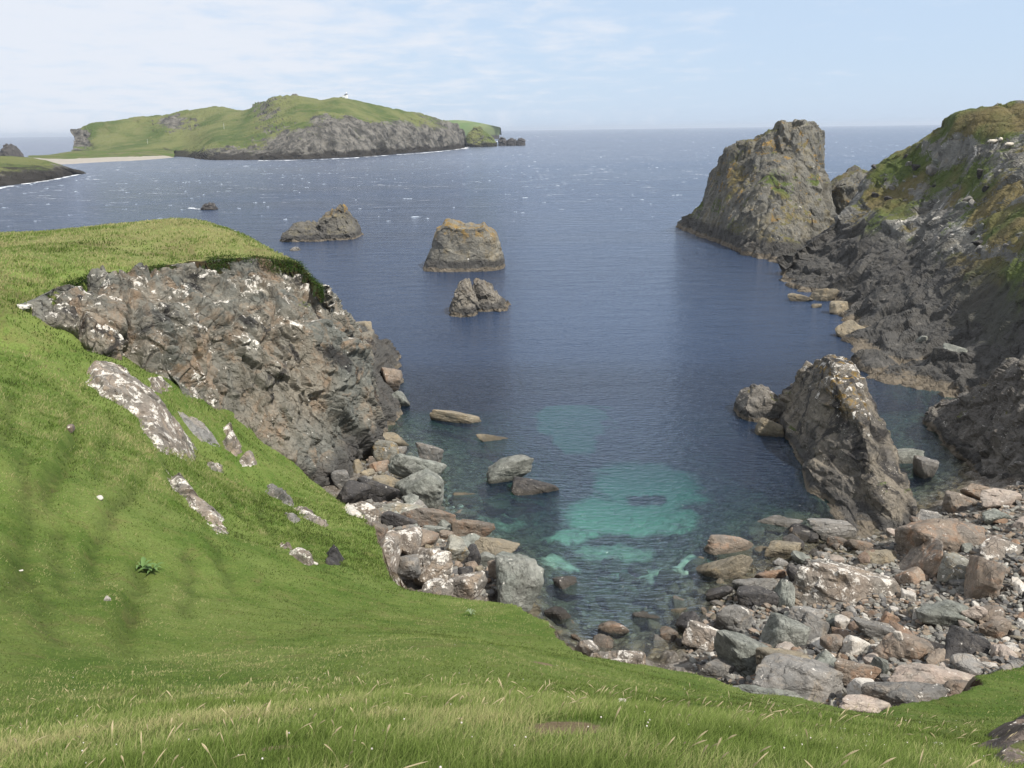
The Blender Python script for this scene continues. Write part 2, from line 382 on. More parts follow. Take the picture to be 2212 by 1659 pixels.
# ------------------------------------------------------------------ near hill (the grassy slope under the viewer, down into the gully)
top_pts = [(0, -5, 24.6), (-9, -4, 24), (9, -4, 24), (-35, -6, 22.5), (32, -4, 19.5), (0, 0, 23.4), (-6, 0.5, 22.6), (6, 0.5, 22.9),
           (-45, 20, 18.5), (-55, 45, 17.5), (-45, 32, 17), (40, 14, 11)]
for u, v, z in [(0, 1659, 20.7), (550, 1659, 21.8), (1106, 1659, 22.0), (1650, 1659, 21.9), (2212, 1659, 20.6),
                (0, 1560, 18.6), (400, 1500, 18.0), (800, 1435, 16.6), (1000, 1385, 15.6), (1200, 1450, 15.2), (1500, 1510, 15.0), (1800, 1560, 14.9), (2100, 1580, 15.2),
                (1190, 1345, 9.6), (1100, 1305, 8.2), (1220, 1405, 11.8), (1500, 1455, 11.5), (1620, 1495, 11.8), (1900, 1535, 12.3), (2060, 1500, 11.2), (2212, 1420, 9.0),
                (0, 1300, 16.6), (0, 1000, 15.6), (0, 785, 15.1), (200, 1200, 13.6), (200, 1000, 13.5), (160, 812, 13.9), (300, 1400, 15.2), (600, 1350, 13.4),
                (640, 1200, 9.4), (400, 1100, 11.0), (330, 970, 11.6), (480, 1150, 9.9), (820, 1160, 5.6), (870, 1270, 7.2), (700, 1280, 10.0), (850, 1340, 10.6), (1000, 1292, 7.9),
                (0, 690, 15.6), (120, 715, 14.4), (200, 740, 13.5), (290, 800, 12.7), (350, 782, 11.6), (450, 885, 9.4), (560, 960, 6.2), (640, 1020, 4.2), (430, 990, 8.8), (560, 1080, 7.2), (700, 1085, 5.2), (330, 870, 12.0)]:
    p = Z(u, v, z); top_pts.append(tuple(p))
edge = [Z(*c) for c in [(640, 1005, 4.0), (700, 1035, 3.8), (760, 1090, 4.6), (818, 1140, 5.4), (835, 1230, 6.4), (880, 1272, 7.2), (1000, 1292, 7.9), (1100, 1305, 8.2), (1185, 1340, 9.6), (1212, 1385, 11.2),
                        (1260, 1425, 11.9), (1360, 1440, 11.6), (1500, 1452, 11.5), (1620, 1493, 11.8), (1900, 1533, 12.3), (2050, 1498, 11.2), (2212, 1415, 9.0)]]
edge = [np.array([-19.0, 55, 4])] + edge + [np.array([34, 19, 8]), np.array([70, 16, 8])]
hill_poly = edge + [np.array([70, -60, 0]), np.array([-140, -60, 0]), np.array([-140, 75, 0]), np.array([-30, 62, 0])]
creases = [([(140, 835), (152, 900), (140, 980), (105, 1030), (60, 1110)], 0.50), ([(330, 985), (290, 1040), (230, 1110), (190, 1180), (170, 1270)], 0.28), ([(305, 1190), (285, 1250), (265, 1320), (235, 1420)], 0.45),
           ([(445, 1160), (470, 1220), (505, 1285)], 0.30), ([(350, 975), (365, 1050), (425, 1130)], 0.45), ([(60, 960), (42, 1080), (20, 1250), (5, 1340)], 0.30), ([(540, 1050), (560, 1120), (600, 1180)], 0.22),
           ([(0, 1180), (60, 1260), (100, 1400)], 0.20), ([(480, 1030), (500, 1090), (545, 1140)], 0.22), ([(635, 1130), (660, 1190), (700, 1240)], 0.18), ([(20, 840), (10, 900), (0, 980)], .25), ([(240, 900), (215, 960), (190, 1040)], .16),
           ([(120, 1120), (110, 1200), (130, 1290)], .2), ([(390, 1180), (400, 1260), (380, 1340)], .14)]
def hill_raw(q): return tps(top_pts, q, 0.004)
def march(u, v, fn, t0=2.0, t1=90.0, n=260):
    """where the rays through (u, v) meet the heightfield fn"""
    d = ray(np.atleast_1d(u), np.atleast_1d(v)); ts = np.geomspace(t0, t1, n)
    hit = np.full(len(d), np.nan)
    prev = np.full(len(d), 1.0); pt = np.full(len(d), t0)
    for t in ts:
        p = d*t + np.array([0, 0, H]); g = p[:, 2]-fn(p[:, :2])
        m = (g <= 0) & np.isnan(hit) & (prev > 0)
        hit[m] = pt[m] + (t-pt[m])*prev[m]/(prev[m]-g[m]+1e-9)
        prev = g; pt = np.full(len(d), t)
    return d*hit[:, None] + np.array([0, 0, H])
HS = 0.17; HX = np.arange(-80, 46, HS); HY = np.arange(-8, 66, HS)
gx, gy = np.meshgrid(HX, HY); q = np.stack([gx.ravel(), gy.ravel()], -1)
hz = hill_raw(q)
def bil(Zg):
    def f(p):
        x = np.clip((p[:, 0]-HX[0])/HS, 0, len(HX)-1.001); y = np.clip((p[:, 1]-HY[0])/HS, 0, len(HY)-1.001)
        i = x.astype(int); j = y.astype(int); fx = x-i; fy = y-j
        return (Zg[j, i]*(1-fx)*(1-fy)+Zg[j, i+1]*fx*(1-fy)+Zg[j+1, i]*(1-fx)*fy+Zg[j+1, i+1]*fx*fy)
    return f
f0 = bil(hz.reshape(gx.shape))
q3 = np.stack([q[:, 0], q[:, 1], q[:, 0]*0], -1)
dcam = np.hypot(q[:, 0], q[:, 1])
hz = hz + (0.16*fbm(q3/5.0, 3, 3) + 0.05*fbm(q3/1.1, 5, 3))*sstep(1, 8, dcam) + 0.045*fbm(q3/0.42, 8, 2)*(0.3+0.7*sstep(6, 14, dcam))
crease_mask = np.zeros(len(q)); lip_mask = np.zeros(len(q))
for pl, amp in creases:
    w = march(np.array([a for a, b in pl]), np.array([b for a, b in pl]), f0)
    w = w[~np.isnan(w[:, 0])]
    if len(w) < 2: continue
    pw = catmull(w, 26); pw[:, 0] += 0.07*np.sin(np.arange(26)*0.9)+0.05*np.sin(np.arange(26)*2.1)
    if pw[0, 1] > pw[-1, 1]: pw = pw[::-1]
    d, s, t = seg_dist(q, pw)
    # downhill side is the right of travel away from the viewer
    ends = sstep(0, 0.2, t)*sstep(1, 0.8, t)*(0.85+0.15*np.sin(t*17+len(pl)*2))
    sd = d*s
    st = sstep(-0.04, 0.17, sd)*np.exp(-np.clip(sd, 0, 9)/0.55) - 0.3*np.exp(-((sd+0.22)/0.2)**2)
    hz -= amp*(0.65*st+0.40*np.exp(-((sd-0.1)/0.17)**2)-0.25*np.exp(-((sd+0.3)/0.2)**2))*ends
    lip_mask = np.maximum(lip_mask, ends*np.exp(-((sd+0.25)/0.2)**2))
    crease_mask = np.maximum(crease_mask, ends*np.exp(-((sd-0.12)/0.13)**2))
de, se, te = seg_dist(q, edge)
ins = inside(q, hill_poly)
wob = 0.5*fbm(q3/1.6, 21, 3)
sdv = np.where(ins, -de, de)+wob
drop = np.clip(sdv, 0, None)
hz_full = hz - 1.9*drop - 0.35*sstep(0, .25, drop)
# the ground goes under the headland instead of dropping at the left end
hill_z = np.maximum(hz_full, -4.0)
HG = hill_z.reshape(gx.shape); hillf = bil(HG)
mask = (hill_z > -3.9) & (q[:, 1] < 66)
fcs = grid_faces(len(HY), len(HX)); fm = mask[fcs].any(1)
slope_side = sstep(-0.35, 0.25, sdv)
me = mesh_np('hill', np.stack([q[:, 0], q[:, 1], hill_z], -1), fcs[fm], True)
bare = np.zeros(len(q))
for u_, v_, rx_, ry_ in [(1222, 1572, .26, .30), (600, 1618, .14, .10), (1175, 1433, .22, .2)]:
    w_ = march(np.array([u_]), np.array([v_]), hillf)[0]
    bare = np.maximum(bare, np.exp(-(((q[:, 0]-w_[0])/rx_)**2+((q[:, 1]-w_[1])/ry_)**2)*.7))
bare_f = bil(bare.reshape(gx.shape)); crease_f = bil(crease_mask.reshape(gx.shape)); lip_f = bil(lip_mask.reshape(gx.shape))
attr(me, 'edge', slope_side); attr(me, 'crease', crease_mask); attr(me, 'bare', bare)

def grass_mat(name, far=False, s=1.0, dry=0.35, rockmix=0.0):
    m = NT(name)
    a = m.noise(0.35*s, 5, 0.6, 0.5); b = m.noise(1.7*s, 5, 0.65); f = m.noise(14*s, 5, 0.75); ff = m.noise(45*s, 3, 0.8)
    c = m.mix(m.ramp(a, 0.36, 0.64), (0.098, 0.160, 0.030), (0.180, 0.235, 0.062))
    c = m.mix(m.ramp(b, 0.45, 0.68, 0, 0.75), c, (0.17, 0.21, 0.055))
    c = m.mix(m.ramp(m.noise(0.8*s, 6, 0.7, 0.6), 0.60-0.2*dry, 0.74-0.2*dry, 0, 0.7), c, (0.185, 0.185, 0.065))
    c = m.mix(m.ramp(m.noise(2.6*s, 4, 0.6), 0.62, 0.74, 0, 0.4), c, (0.055, 0.11, 0.018))
    v = m.math('MULTIPLY', m.math('MULTIPLY_ADD', f, 1.3, 0.35), m.math('MULTIPLY_ADD', ff, 0.9, 0.55))
    vc = m.n('ShaderNodeCombineColor')
    for i in range(3): m.l(v, vc.inputs[i])
    c = m.mix(1.0, c, vc.outputs[0], 'MULTIPLY')
    return m, c, a, b, f, ff
m, c, a, b, f, ff = grass_mat('hill_ground')
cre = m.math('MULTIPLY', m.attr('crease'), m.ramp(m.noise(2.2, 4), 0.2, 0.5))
c = m.mix(m.math('MULTIPLY', cre, 0.55), c, (0.04, 0.048, 0.018))  # groove soil and growth, with the groove's shade put into the colour
c = m.mix(m.ramp(m.math('ADD', m.attr('bare'), m.math('MULTIPLY_ADD', m.noise(6, 5, .7), .8, -.4)), .4, .65), c, m.mix(m.noise(12, 4, .7), (0.16, 0.11, 0.06), (0.34, 0.27, 0.17)))
e = m.attr('edge')
rk = m.mix(m.ramp(m.noise(1.2, 6, 0.7, 0.5), 0.4, 0.62), (0.045, 0.028, 0.016), (0.20, 0.165, 0.12))
rk = m.mix(m.ramp(m.noise(2.2, 7, 0.7), 0.56, 0.62), rk, (0.50, 0.46, 0.40))
steep = m.ramp(m.nz, 0.62, 0.48)
ef = m.math('MULTIPLY', m.ramp(m.math('ADD', e, m.math('MULTIPLY_ADD', b, 0.6, -0.3)), 0.45, 0.62), 1.0)
c = m.mix(m.math('MAXIMUM', ef, m.math('MULTIPLY', m.math('MULTIPLY', steep, m.ramp(e, 0.0, 0.2)), m.ramp(b, 0.35, 0.55))), c, rk)
nb = m.bump(b, 0.25, 0.7); nb = m.bump(f, 0.07, 1.0, nb); nb = m.bump(ff, 0.03, 1.0, nb)
M_hill = m.finish(c, 0.95, nb, 0.1)
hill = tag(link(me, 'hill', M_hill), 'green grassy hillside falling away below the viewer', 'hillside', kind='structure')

# ------------------------------------------------------------------ shore: sea floor, beach ground, left boulder shelf
sh = [(Z(u, v, z)) for u, v, z in [(1200, 1330, -.5), (1350, 1385, -.35), (1480, 1385, 0.1), (1550, 1260, -.25), (1500, 1450, .9), (1650, 1180, -.35), (1750, 1130, -.4), (1800, 1250, .7), (1900, 1200, .5),
      (2000, 1100, .2), (2100, 1050, .5), (1700, 1400, 1.9), (1900, 1400, 2.6), (2100, 1350, 3.0), (2212, 1200, 3.0), (2212, 1060, 2.2), (1700, 1520, 3.0), (2000, 1520, 4.0), (2212, 1420, 5.0),
      (1300, 1200, -1.5), (1450, 1150, -2.2), (1650, 1000, -3.6), (1400, 1280, -.95), (1260, 1270, -1.1), (1500, 1200, -1.2), (1600, 1120, -2.0), (1750, 1060, -2.5), (1400, 1050, -3.4), (1240, 885, -2.9), (1300, 650, -3.6), (1200, 985, -4.0), (1320, 970, -4.2), (1000, 1100, -0.9), (1060, 1160, -.8), (985, 1050, -.8), (1000, 900, -3.4),
      (1100, 1000, -2.3), (1180, 1120, -2.0), (1130, 1060, -1.6), (1700, 850, -7), (1900, 870, -3), (1960, 980, -1.0), (2020, 1030, -.6), (900, 600, -13), (1500, 700, -9), (800, 1000, .0), (880, 1100, .9), (900, 1200, 2.1), (1000, 1250, 1.6), (760, 960, -.3), (880, 940, -.8), (1100, 1260, .6), (950, 1150, 1.1), (930, 1010, -.5), (1600, 600, -12)]]
sh += [np.array(p, float) for p in [(-25, 30, 3), (-25, 55, 2), (60, 12, 7), (60, 50, 4), (60, 95, 2), (0, 20, 4), (30, 14, 5), (-30, 75, 0), (-20, 108, -12), (-31, 98, -10), (-10, 96, -10), (0, 122, -14), (30, 122, -14), (-31, 122, -14), (-26, 88, -4)]]
SX = np.arange(-32, 62, 0.25); SY = np.arange(14, 125, 0.25)
sx, sy = np.meshgrid(SX, SY); sq = np.stack([sx.ravel(), sy.ravel()], -1)
shz = tps(sh, sq, 0.01); s3 = np.stack([sq[:, 0], sq[:, 1], sq[:, 0]*0], -1)
dsh = 0.30*facets(s3, 1.3, 4, crack=.4)+0.16*facets(s3, 0.6, 9, crack=.4)
shz = shz + dsh*sstep(-5, -0.5, shz)
shz = np.maximum(shz, -16)
SG = shz.reshape(sx.shape)
def shoref(p):
    x = np.clip((p[:, 0]-SX[0])/0.25, 0, len(SX)-1.001); y = np.clip((p[:, 1]-SY[0])/0.25, 0, len(SY)-1.001)
    i = x.astype(int); j = y.astype(int); fx = x-i; fy = y-j
    return (SG[j, i]*(1-fx)*(1-fy)+SG[j, i+1]*fx*(1-fy)+SG[j+1, i]*(1-fx)*fy+SG[j+1, i+1]*fx*fy)
# pale sand lying on the sea floor
sand = np.zeros(len(sq)); wq = sq + 1.6*np.stack([fbm(s3/2.2, 31, 4), fbm(s3/2.2, 41, 4)], -1)
for u, v, z, ru, rv, w in [(1400, 1045, -3.4, 130, 75, 1.0), (1330, 1120, -2.6, 150, 55, .95), (1235, 895, -2.9, 75, 55, 1.4), (1290, 840, -3.2, 35, 40, 1.0), (1290, 660, -4.2, 130, 45, 1.1), 
                     (1450, 1115, -2.4, 60, 40, .6), (1500, 1225, -1.4, 55, 25, .8), (1330, 1195, -1.6, 90, 22, .5), (1240, 1160, -1.7, 60, 30, .7), (1200, 1220, -1.2, 50, 25, .6), (1400, 1240, -1.2, 90, 22, .5), (1080, 1120, -1.2, 70, 35, .35)]:
    c0 = Z(u, v, z); ex = np.linalg.norm(Z(u+ru, v, z)-c0); ey = np.linalg.norm(Z(u, v+rv, z)-Z(u, v-rv, z))/2
    r = ((wq[:, 0]-c0[0])/ex)**2+((wq[:, 1]-c0[1])/ey)**2
    sand = np.maximum(sand, w*sstep(1.4, 0.25, r))
c0 = Z(1400, 1078, -3)
dk = sstep(1.3, .4, ((wq[:, 0]-c0[0])/2.1)**2+((wq[:, 1]-c0[1])/1.3)**2); sand *= 1-.8*dk
me = mesh_np('seabed', np.stack([sq[:, 0], sq[:, 1], shz], -1), grid_faces(len(SY), len(SX)), False)
attr(me, 'sand', sand)
m = NT('seabed_and_beach')
st = m.noise(1.3, 6, 0.65, 0.5)
dark = m.mix(m.ramp(st, 0.42, 0.6), (0.035, 0.030, 0.020), (0.12, 0.105, 0.07))
dark = m.mix(m.ramp(m.vor(2.2), 0.28, 0.2), dark, (0.16, 0.15, 0.11))
sm = m.ramp(m.math('ADD', m.attr('sand'), m.math('MULTIPLY_ADD', m.noise(0.9, 6, 0.7), 0.9, -0.45)), 0.15, 0.85)
cb = m.mix(sm, dark, (0.66, 0.68, 0.56))
beach = m.mix(m.ramp(m.noise(1.5, 6, 0.7, 0.3), .4, .6), (0.17, 0.155, 0.135), (0.085, 0.07, 0.055))
beach = m.mix(m.ramp(m.vor(5.0), 0.25, 0.18), beach, (0.27, 0.24, 0.20))
cb = m.mix(m.ramp(m.math('ADD', m.pz, m.math('MULTIPLY_ADD', st, .6, -.3)), 0.0, 0.5), cb, beach)
M_seabed = m.finish(cb, 0.9, m.bump(m.noise(6, 5, .7), 0.08, 1.0), 0.2)
tag(link(me, 'seabed', M_seabed), 'sea floor of the cove rising into the stony beach', 'seabed', kind='structure')

fx = np.linspace(-900, 900, 40); fxx, fyy = np.meshgrid(fx, np.linspace(-100, 1700, 40)); fz = np.full(fxx.size, -16.4)
tag(link(mesh_np('seabed', np.stack([fxx.ravel(), fyy.ravel(), fz], -1), grid_faces(40, 40), True), 'seabed', M_seabed), 'deep dark sea floor beyond the cove', 'seabed', kind='structure')
attr(bpy.data.objects['seabed.001'].data if 'seabed.001' in bpy.data.objects else me, 'sand', fz*0)

# ------------------------------------------------------------------ water: one sheet to the horizon
wx = np.r_[-np.geomspace(20000, 70, 40), np.arange(-64, 62.1, 1.0), np.geomspace(70, 20000, 40)]
wy = np.r_[np.arange(-2000, 20, 400), np.arange(20, 130, 1.0), np.geomspace(131, 30000, 110)]
gx2, gy2 = np.meshgrid(wx, wy); wq_ = np.stack([gx2.ravel(), gy2.ravel()], -1)
inn = (wq_[:, 0] > SX[0]) & (wq_[:, 0] < SX[-1]) & (wq_[:, 1] > SY[0]) & (wq_[:, 1] < SY[-1])
dep = np.where(inn, -tps(sh, wq_*inn[:, None], 0.01), 16.0); dep = np.clip(dep, 0.0, 16)
fd = sstep(95, 122, wq_[:, 1])*(wq_[:, 0] > -60); fd = np.maximum(fd, sstep(50, 60, wq_[:, 0])*0); dep = np.where(inn, dep*(1-fd)+16*fd, dep); dep = np.where(inn & (wq_[:, 0] < -24), 16, dep)
me = mesh_np('water', np.stack([wq_[:, 0], wq_[:, 1], wq_[:, 0]*0], -1), grid_faces(len(wy), len(wx)), True)
attr(me, 'depth', dep)
m = NT('sea_water')
dp = m.attr('depth')
ncam = m.n('ShaderNodeVectorMath', operation='LENGTH'); m.l(m.pos, ncam.inputs[0]); dist = ncam.outputs['Value']
calm = m.ramp(dist, 60, 260)                                  # sheltered cove to open chop
rip = m.noise(1.9, 4, 0.55, 0.3, sc3=(0.55, 1.5, 1, 0.35)); rip2 = m.noise(5.0, 3, 0.5, 0.2, sc3=(0.6, 1.3, 1, 0.1))
chop = m.noise(0.30, 7, 0.62, 0.4, sc3=(0.5, 1.3, 1, 0.2)); sw = m.noise(0.06, 4, 0.5, 0.2, sc3=(0.4, 1.4, 1, 0.15))
gust = m.noise(0.012, 4, 0.6, 0.5, sc3=(0.35, 1.0, 1, 0.1))
hgt = m.math('ADD', m.math('MULTIPLY', rip, 0.27), m.math('MULTIPLY', rip2, 0.05))
hgt = m.math('MULTIPLY', hgt, m.ramp(dist, 300, 80, 0.3, 1.0))
hgt = m.math('ADD', hgt, m.math('MULTIPLY', m.math('MULTIPLY', chop, m.math('MULTIPLY_ADD', gust, 0.9, 0.2)), m.ramp(dist, 40, 200, 0.20, 1.7)))
hgt = m.math('ADD', hgt, m.math('MULTIPLY', sw, m.ramp(dist, 100, 300, 0.3, 2.6)))
nb = m.bump(hgt, 1.0, 1.0)
tr = m.n('ShaderNodeBsdfTransparent')
def expo(k):
    return m.math('POWER', math.e, m.math('MULTIPLY', dp, -k))
cc = m.n('ShaderNodeCombineColor'); m.l(expo(0.60), cc.inputs[0]); m.l(expo(0.24), cc.inputs[1]); m.l(expo(0.29), cc.inputs[2])
m.l(cc.outputs[0], tr.inputs[0])
df = m.n('ShaderNodeBsdfDiffuse')
deep = m.mix(m.ramp(gust, 0.35, 0.65), (0.012, 0.025, 0.055), (0.022, 0.040, 0.080))
m.l(deep, df.inputs[0])
opac = m.math('SUBTRACT', 1.0, m.math('MULTIPLY', expo(0.20), m.ramp(dp, 3.8, 7.5, 1.0, 0.0)))
body = m.n('ShaderNodeMixShader'); m.l(opac, body.inputs[0]); m.l(tr.outputs[0], body.inputs[1]); m.l(df.outputs[0], body.inputs[2])
gl = m.n('ShaderNodeBsdfGlossy'); m.set(gl.inputs['Roughness'], m.ramp(dist, 50, 900, 0.06, 0.22)); m.l(nb, gl.inputs['Normal']); gl.inputs[0].default_value = (0.92, 0.95, 1, 1)
fr = m.n('ShaderNodeFresnel'); fr.inputs[0].default_value = 1.33; m.l(nb, fr.inputs['Normal'])
frc = m.math('MINIMUM', m.math('MULTIPLY', fr.outputs[0], m.ramp(dist, 40, 170, 1.4, 1.9)), m.ramp(dist, 60, 220, 0.34, 0.52))
surf = m.n('ShaderNodeMixShader'); m.l(frc, surf.inputs[0]); m.l(body.outputs[0], surf.inputs[1]); m.l(gl.outputs[0], surf.inputs[2])
# white caps where the open sea breaks
wc = m.noise(0.11, 7, 0.62, 0.3, sc3=(0.5, 1.6, 1, 0.2)); wc2 = m.noise(0.9, 4, 0.7, sc3=(0.5, 1.4, 1, 0.2))
wcm = m.math('MULTIPLY', m.ramp(wc, 0.61, 0.65), m.ramp(wc2, 0.50, 0.60)); wcm = m.math('MULTIPLY', wcm, m.ramp(dist, 180, 500))
fo = m.n('ShaderNodeBsdfDiffuse'); fo.inputs[0].default_value = (0.75, 0.77, 0.79, 1)
s2 = m.n('ShaderNodeMixShader'); m.l(wcm, s2.inputs[0]); m.l(surf.outputs[0], s2.inputs[1]); m.l(fo.outputs[0], s2.inputs[2])
m.l(s2.outputs[0], m.out.inputs[0])
tag(link(me, 'water', m.m), 'blue sea filling the cove and running to the horizon', 'sea', kind='structure')

# ------------------------------------------------------------------ left headland: rock cliff and grassy plateau
cl_cols = [
 [(-20, 655, 'z', 17.0), (-20, 690, 'y', 41)],
 [(45, 655, 'z', 16.6), (50, 705, 'y', 41.5)],
 [(110, 628, 'z', 16.5), (112, 718, 'y', 42.0)],
 [(190, 603, 'z', 16.5), (196, 660, 'y', 44.6), (200, 742, 'y', 42.8)],
 [(290, 588, 'z', 16.4), (292, 670, 'y', 46.3), (300, 765, 'y', 44.5)],
 [(380, 572, 'z', 16.3), (382, 680, 'y', 48.0), (372, 815, 'y', 44.5)],
 [(455, 560, 'z', 16.2), (450, 700, 'y', 49.5), (440, 800, 'y', 47.0), (430, 900, 'y', 44.0)],
 [(530, 556, 'z', 16.0), (530, 700, 'y', 52.0), (500, 850, 'y', 48.5), (500, 950, 'y', 46.5)],
 [(590, 560, 'z', 15.7), (600, 700, 'y', 54.5), (590, 850, 'y', 50.8), (590, 1005, 'y', 47.5)],
 [(640, 566, 'z', 15.2), (665, 690, 'y', 57.0), (690, 850, 'y', 54.0), (700, 960, 'y', 53.0), (690, 1060, 'y', 50)],
 [(660, 584, 'z', 14.6), (700, 690, 'y', 59.5), (740, 850, 'y', 57.0), (765, 960, 'y', 56.5), (765, 1035, 'z', 0.0)],
 [(672, 600, 'z', 14.0), (730, 700, 'y', 63.0), (785, 830, 'y', 62.0), (840, 935, 'z', 0.0)],
 [(690, 620, 'z', 13.4), (748, 700, 'y', 68.0), (808, 800, 'y', 70.0), (872, 888, 'z', 0.0)],
 [(-22, 79, 12.4), (-18.3, 82, 8), (-13.0, 85.5, 0)],
 [(-28.5, 91, 12.5), (-23.5, 95, 6), (-19, 100, 0)],
 [(-46, 98, 12.5), (-41, 103, 6), (-41, 106, 0)],
 [(-75, 96, 14), (-75, 102, 6), (-75, 106, 0)]]
G = patch(cl_cols, 760, 260, K=6, below=2.5)
G = catmull(G, 290)
top_line = G[0].copy()
fadev = np.ones(G.shape[:2]); fadev *= sstep(0, 0.05, np.linspace(0, 1, G.shape[0]))[:, None]*0.9+0.1
fl = np.sign(np.median((gnormal(G)[:, 150:350]*np.array([0.3, -1, 0.2])).sum(-1)))
G = rocky(G, [(7.0, 1.15), (2.6, 0.75), (1.0, 0.34), (0.4, 0.12)], 5, flip=fl, stretch=(1, 1, 1.5), fade=fadev, crack=1.1)
m = None
tag(base_obj(G.reshape(-1, 3), grid_faces(*G.shape[:2]), 'cliff', M_cliff), 'lichen-blotched brown rock face under the grassy headland', 'cliff', kind='structure')

# plateau: heightfield inside the cliff-top line
pl_pts = [tuple(p) for p in top_line[::12]]
for u, v, z in [(0, 515, 17.2), (150, 497, 17.0), (300, 486, 16.8), (440, 479, 16.7), (500, 500, 16.5), (300, 540, 16.9), (450, 530, 16.7), (550, 520, 16.2), (0, 600, 17.4), (150, 570, 17.2), (-100, 640, 17.5), (600, 545, 15.9), (70, 620, 16.9)]:
    pl_pts.append(tuple(Z(u, v, z)))
pl_pts += [(-80, 60, 19), (-90, 90, 17), (-60, 42, 18.3), (-45, 40, 17.6)]
PX = np.arange(-80, -6, 0.3); PY = np.arange(30, 100, 0.3)
px_, py_ = np.meshgrid(PX, PY); pq = np.stack([px_.ravel(), py_.ravel()], -1); p3 = np.stack([pq[:, 0], pq[:, 1], pq[:, 0]*0], -1)
pz_ = tps(pl_pts, pq, 0.01)+0.14*fbm(p3/4, 2, 3)+0.05*fbm(p3/1.0, 12, 3)
ppoly = [p for p in top_line] + [np.array([-110, 96, 0]), np.array([-110, 30, 0])]
pin = inside(pq, ppoly); pd, _, _ = seg_dist(pq, top_line[::4]); psd = np.where(pin, -pd, pd) + 0.75*fbm(p3/1.5, 61, 3) - 0.15
west = sstep(-20.5, -23.5, pq[:, 0])*sstep(52, 46, pq[:, 1])
pz_ -= np.clip(psd, 0, None)*(2.2*(1-west)+0.45*west) + 0.3*sstep(0, 0.3, psd)*(1-west)
pz_ += 0.0
keep = (psd < 0.45+5*west); fcs = grid_faces(len(PY), len(PX)); fcs = fcs[keep[fcs].all(1)]
platf_g = pz_.reshape(px_.shape)
me = mesh_np('plateau', np.stack([pq[:, 0], pq[:, 1], pz_], -1), fcs, True); attr(me, 'edge', sstep(-1.3, 0.35, psd)*(1-west)); attr(me, 'far', sstep(60, 74, pq[:, 1]+0.25*pq[:, 0]+20))
m, c, a, b, f, ff = grass_mat('plateau_grass', s=0.8, dry=0.7)
c = m.mix(m.math('MULTIPLY', m.attr('far'), m.ramp(m.noise(0.7, 5, .7), 0.3, 0.6, 0.2, 0.85)), c, (0.21, 0.20, 0.085))
c = m.mix(m.ramp(m.noise(0.25, 5, .7, .5, sc3=(1, .5, 1)), 0.5, 0.62, 0, .6), c, (0.12, 0.10, 0.045))
e = m.attr('edge')
soil = m.mix(m.ramp(m.noise(1.6, 6, .7), .42, .6), (0.050, 0.034, 0.020), (0.026, 0.044, 0.014))
c = m.mix(m.ramp(m.math('ADD', e, m.math('MULTIPLY_ADD', b, .9, -.45)), 0.50, 0.66), c, soil)
nb = m.bump(b, 0.3, 0.7); nb = m.bump(f, 0.1, 1.0, nb)
M_plat = m.finish(c, 0.95, nb, 0.1)
tag(link(me, 'plateau', M_plat), 'grassy flat top of the left headland, yellowing towards its back', 'grassland', kind='structure')

# ------------------------------------------------------------------ right headland
hd = [
 [(1690, 572, 'y', 141), (1668, 598, 'z', 0)],
 [(1740, 530, 'y', 143), (1735, 580, 'y', 137), (1725, 628, 'z', 0)],
 [(1800, 483, 'y', 145), (1790, 560, 'y', 134), (1768, 634, 'z', 0)],
 [(1850, 425, 'y', 147), (1850, 520, 'y', 134), (1840, 600, 'y', 121), (1800, 665, 'z', 0)],
 [(1900, 352, 'y', 150), (1910, 450, 'y', 136), (1900, 560, 'y', 119), (1890, 640, 'y', 105), (1835, 745, 'z', 0)],
 [(1970, 310, 'y', 148), (1990, 420, 'y', 132), (1980, 560, 'y', 112), (1960, 650, 'y', 98), (1872, 815, 'z', 0)],
 [(2035, 285, 'y', 142), (2060, 420, 'y', 122), (2050, 560, 'y', 102), (2050, 690, 'y', 88), (1985, 845, 'z', 0)],
 [(2058, 250, 'y', 138), (2130, 420, 'y', 112), (2130, 560, 'y', 94), (2120, 700, 'y', 82), (2070, 858, 'z', 0)],
 [(2125, 236, 'y', 134), (2212, 420, 'y', 102), (2212, 560, 'y', 84), (2200, 700, 'y', 75), (2130, 870, 'z', 0.3)],
 [(2165, 240, 'y', 132), (2290, 420, 'y', 95), (2290, 600, 'y', 76), (2270, 760, 'y', 66), (2180, 900, 'z', 0.5)],
 [(2212, 228, 'y', 130), (2370, 420, 'y', 88), (2370, 600, 'y', 68), (2350, 800, 'y', 56), (2240, 950, 'z', 1.0)],
 [(2500, 190, 'y', 110), (2600, 500, 'y', 68), (2550, 800, 'y', 48), (2420, 1000, 'z', 3)],
 [(2700, 190, 'y', 90), (2800, 600, 'y', 50), (2700, 1000, 'z', 8)]]
G = patch(hd, 760, 440, K=7, back=(8, 22, -9), below=3)
fl = np.sign(np.median((gnormal(G)[140:, 200:540]*np.array([-0.5, -0.6, 0.6])).sum(-1)))
def uv_of(p):
    d_ = p-np.array([0, 0, H]); f_ = d_@np.array([0, cp, -sp]); a_ = d_[:, 0]/f_; b_ = (d_@np.array([0, sp, cp]))/f_
    return 1106+F*(a_*cr-b_*sr), 829.5-F*(a_*sr+b_*cr)
def veg_of(p):
    u_, v_ = uv_of(p); g_ = np.zeros(len(p))
    for cu, cv, ru, rv, w_ in [(2100, 260, 200, 60, 1), (1960, 360, 90, 60, .9), (1925, 430, 70, 50, .75), (2150, 640, 110, 110, 1), (2180, 480, 130, 110, .75), (2090, 400, 110, 70, .8), (1880, 480, 40, 60, .45), (1960, 520, 50, 50, .35), (2060, 560, 50, 40, .6)]:
        g_ = np.maximum(g_, w_*np.exp(-(((u_-cu)/ru)**2+((v_-cv)/rv)**2)))
    return g_
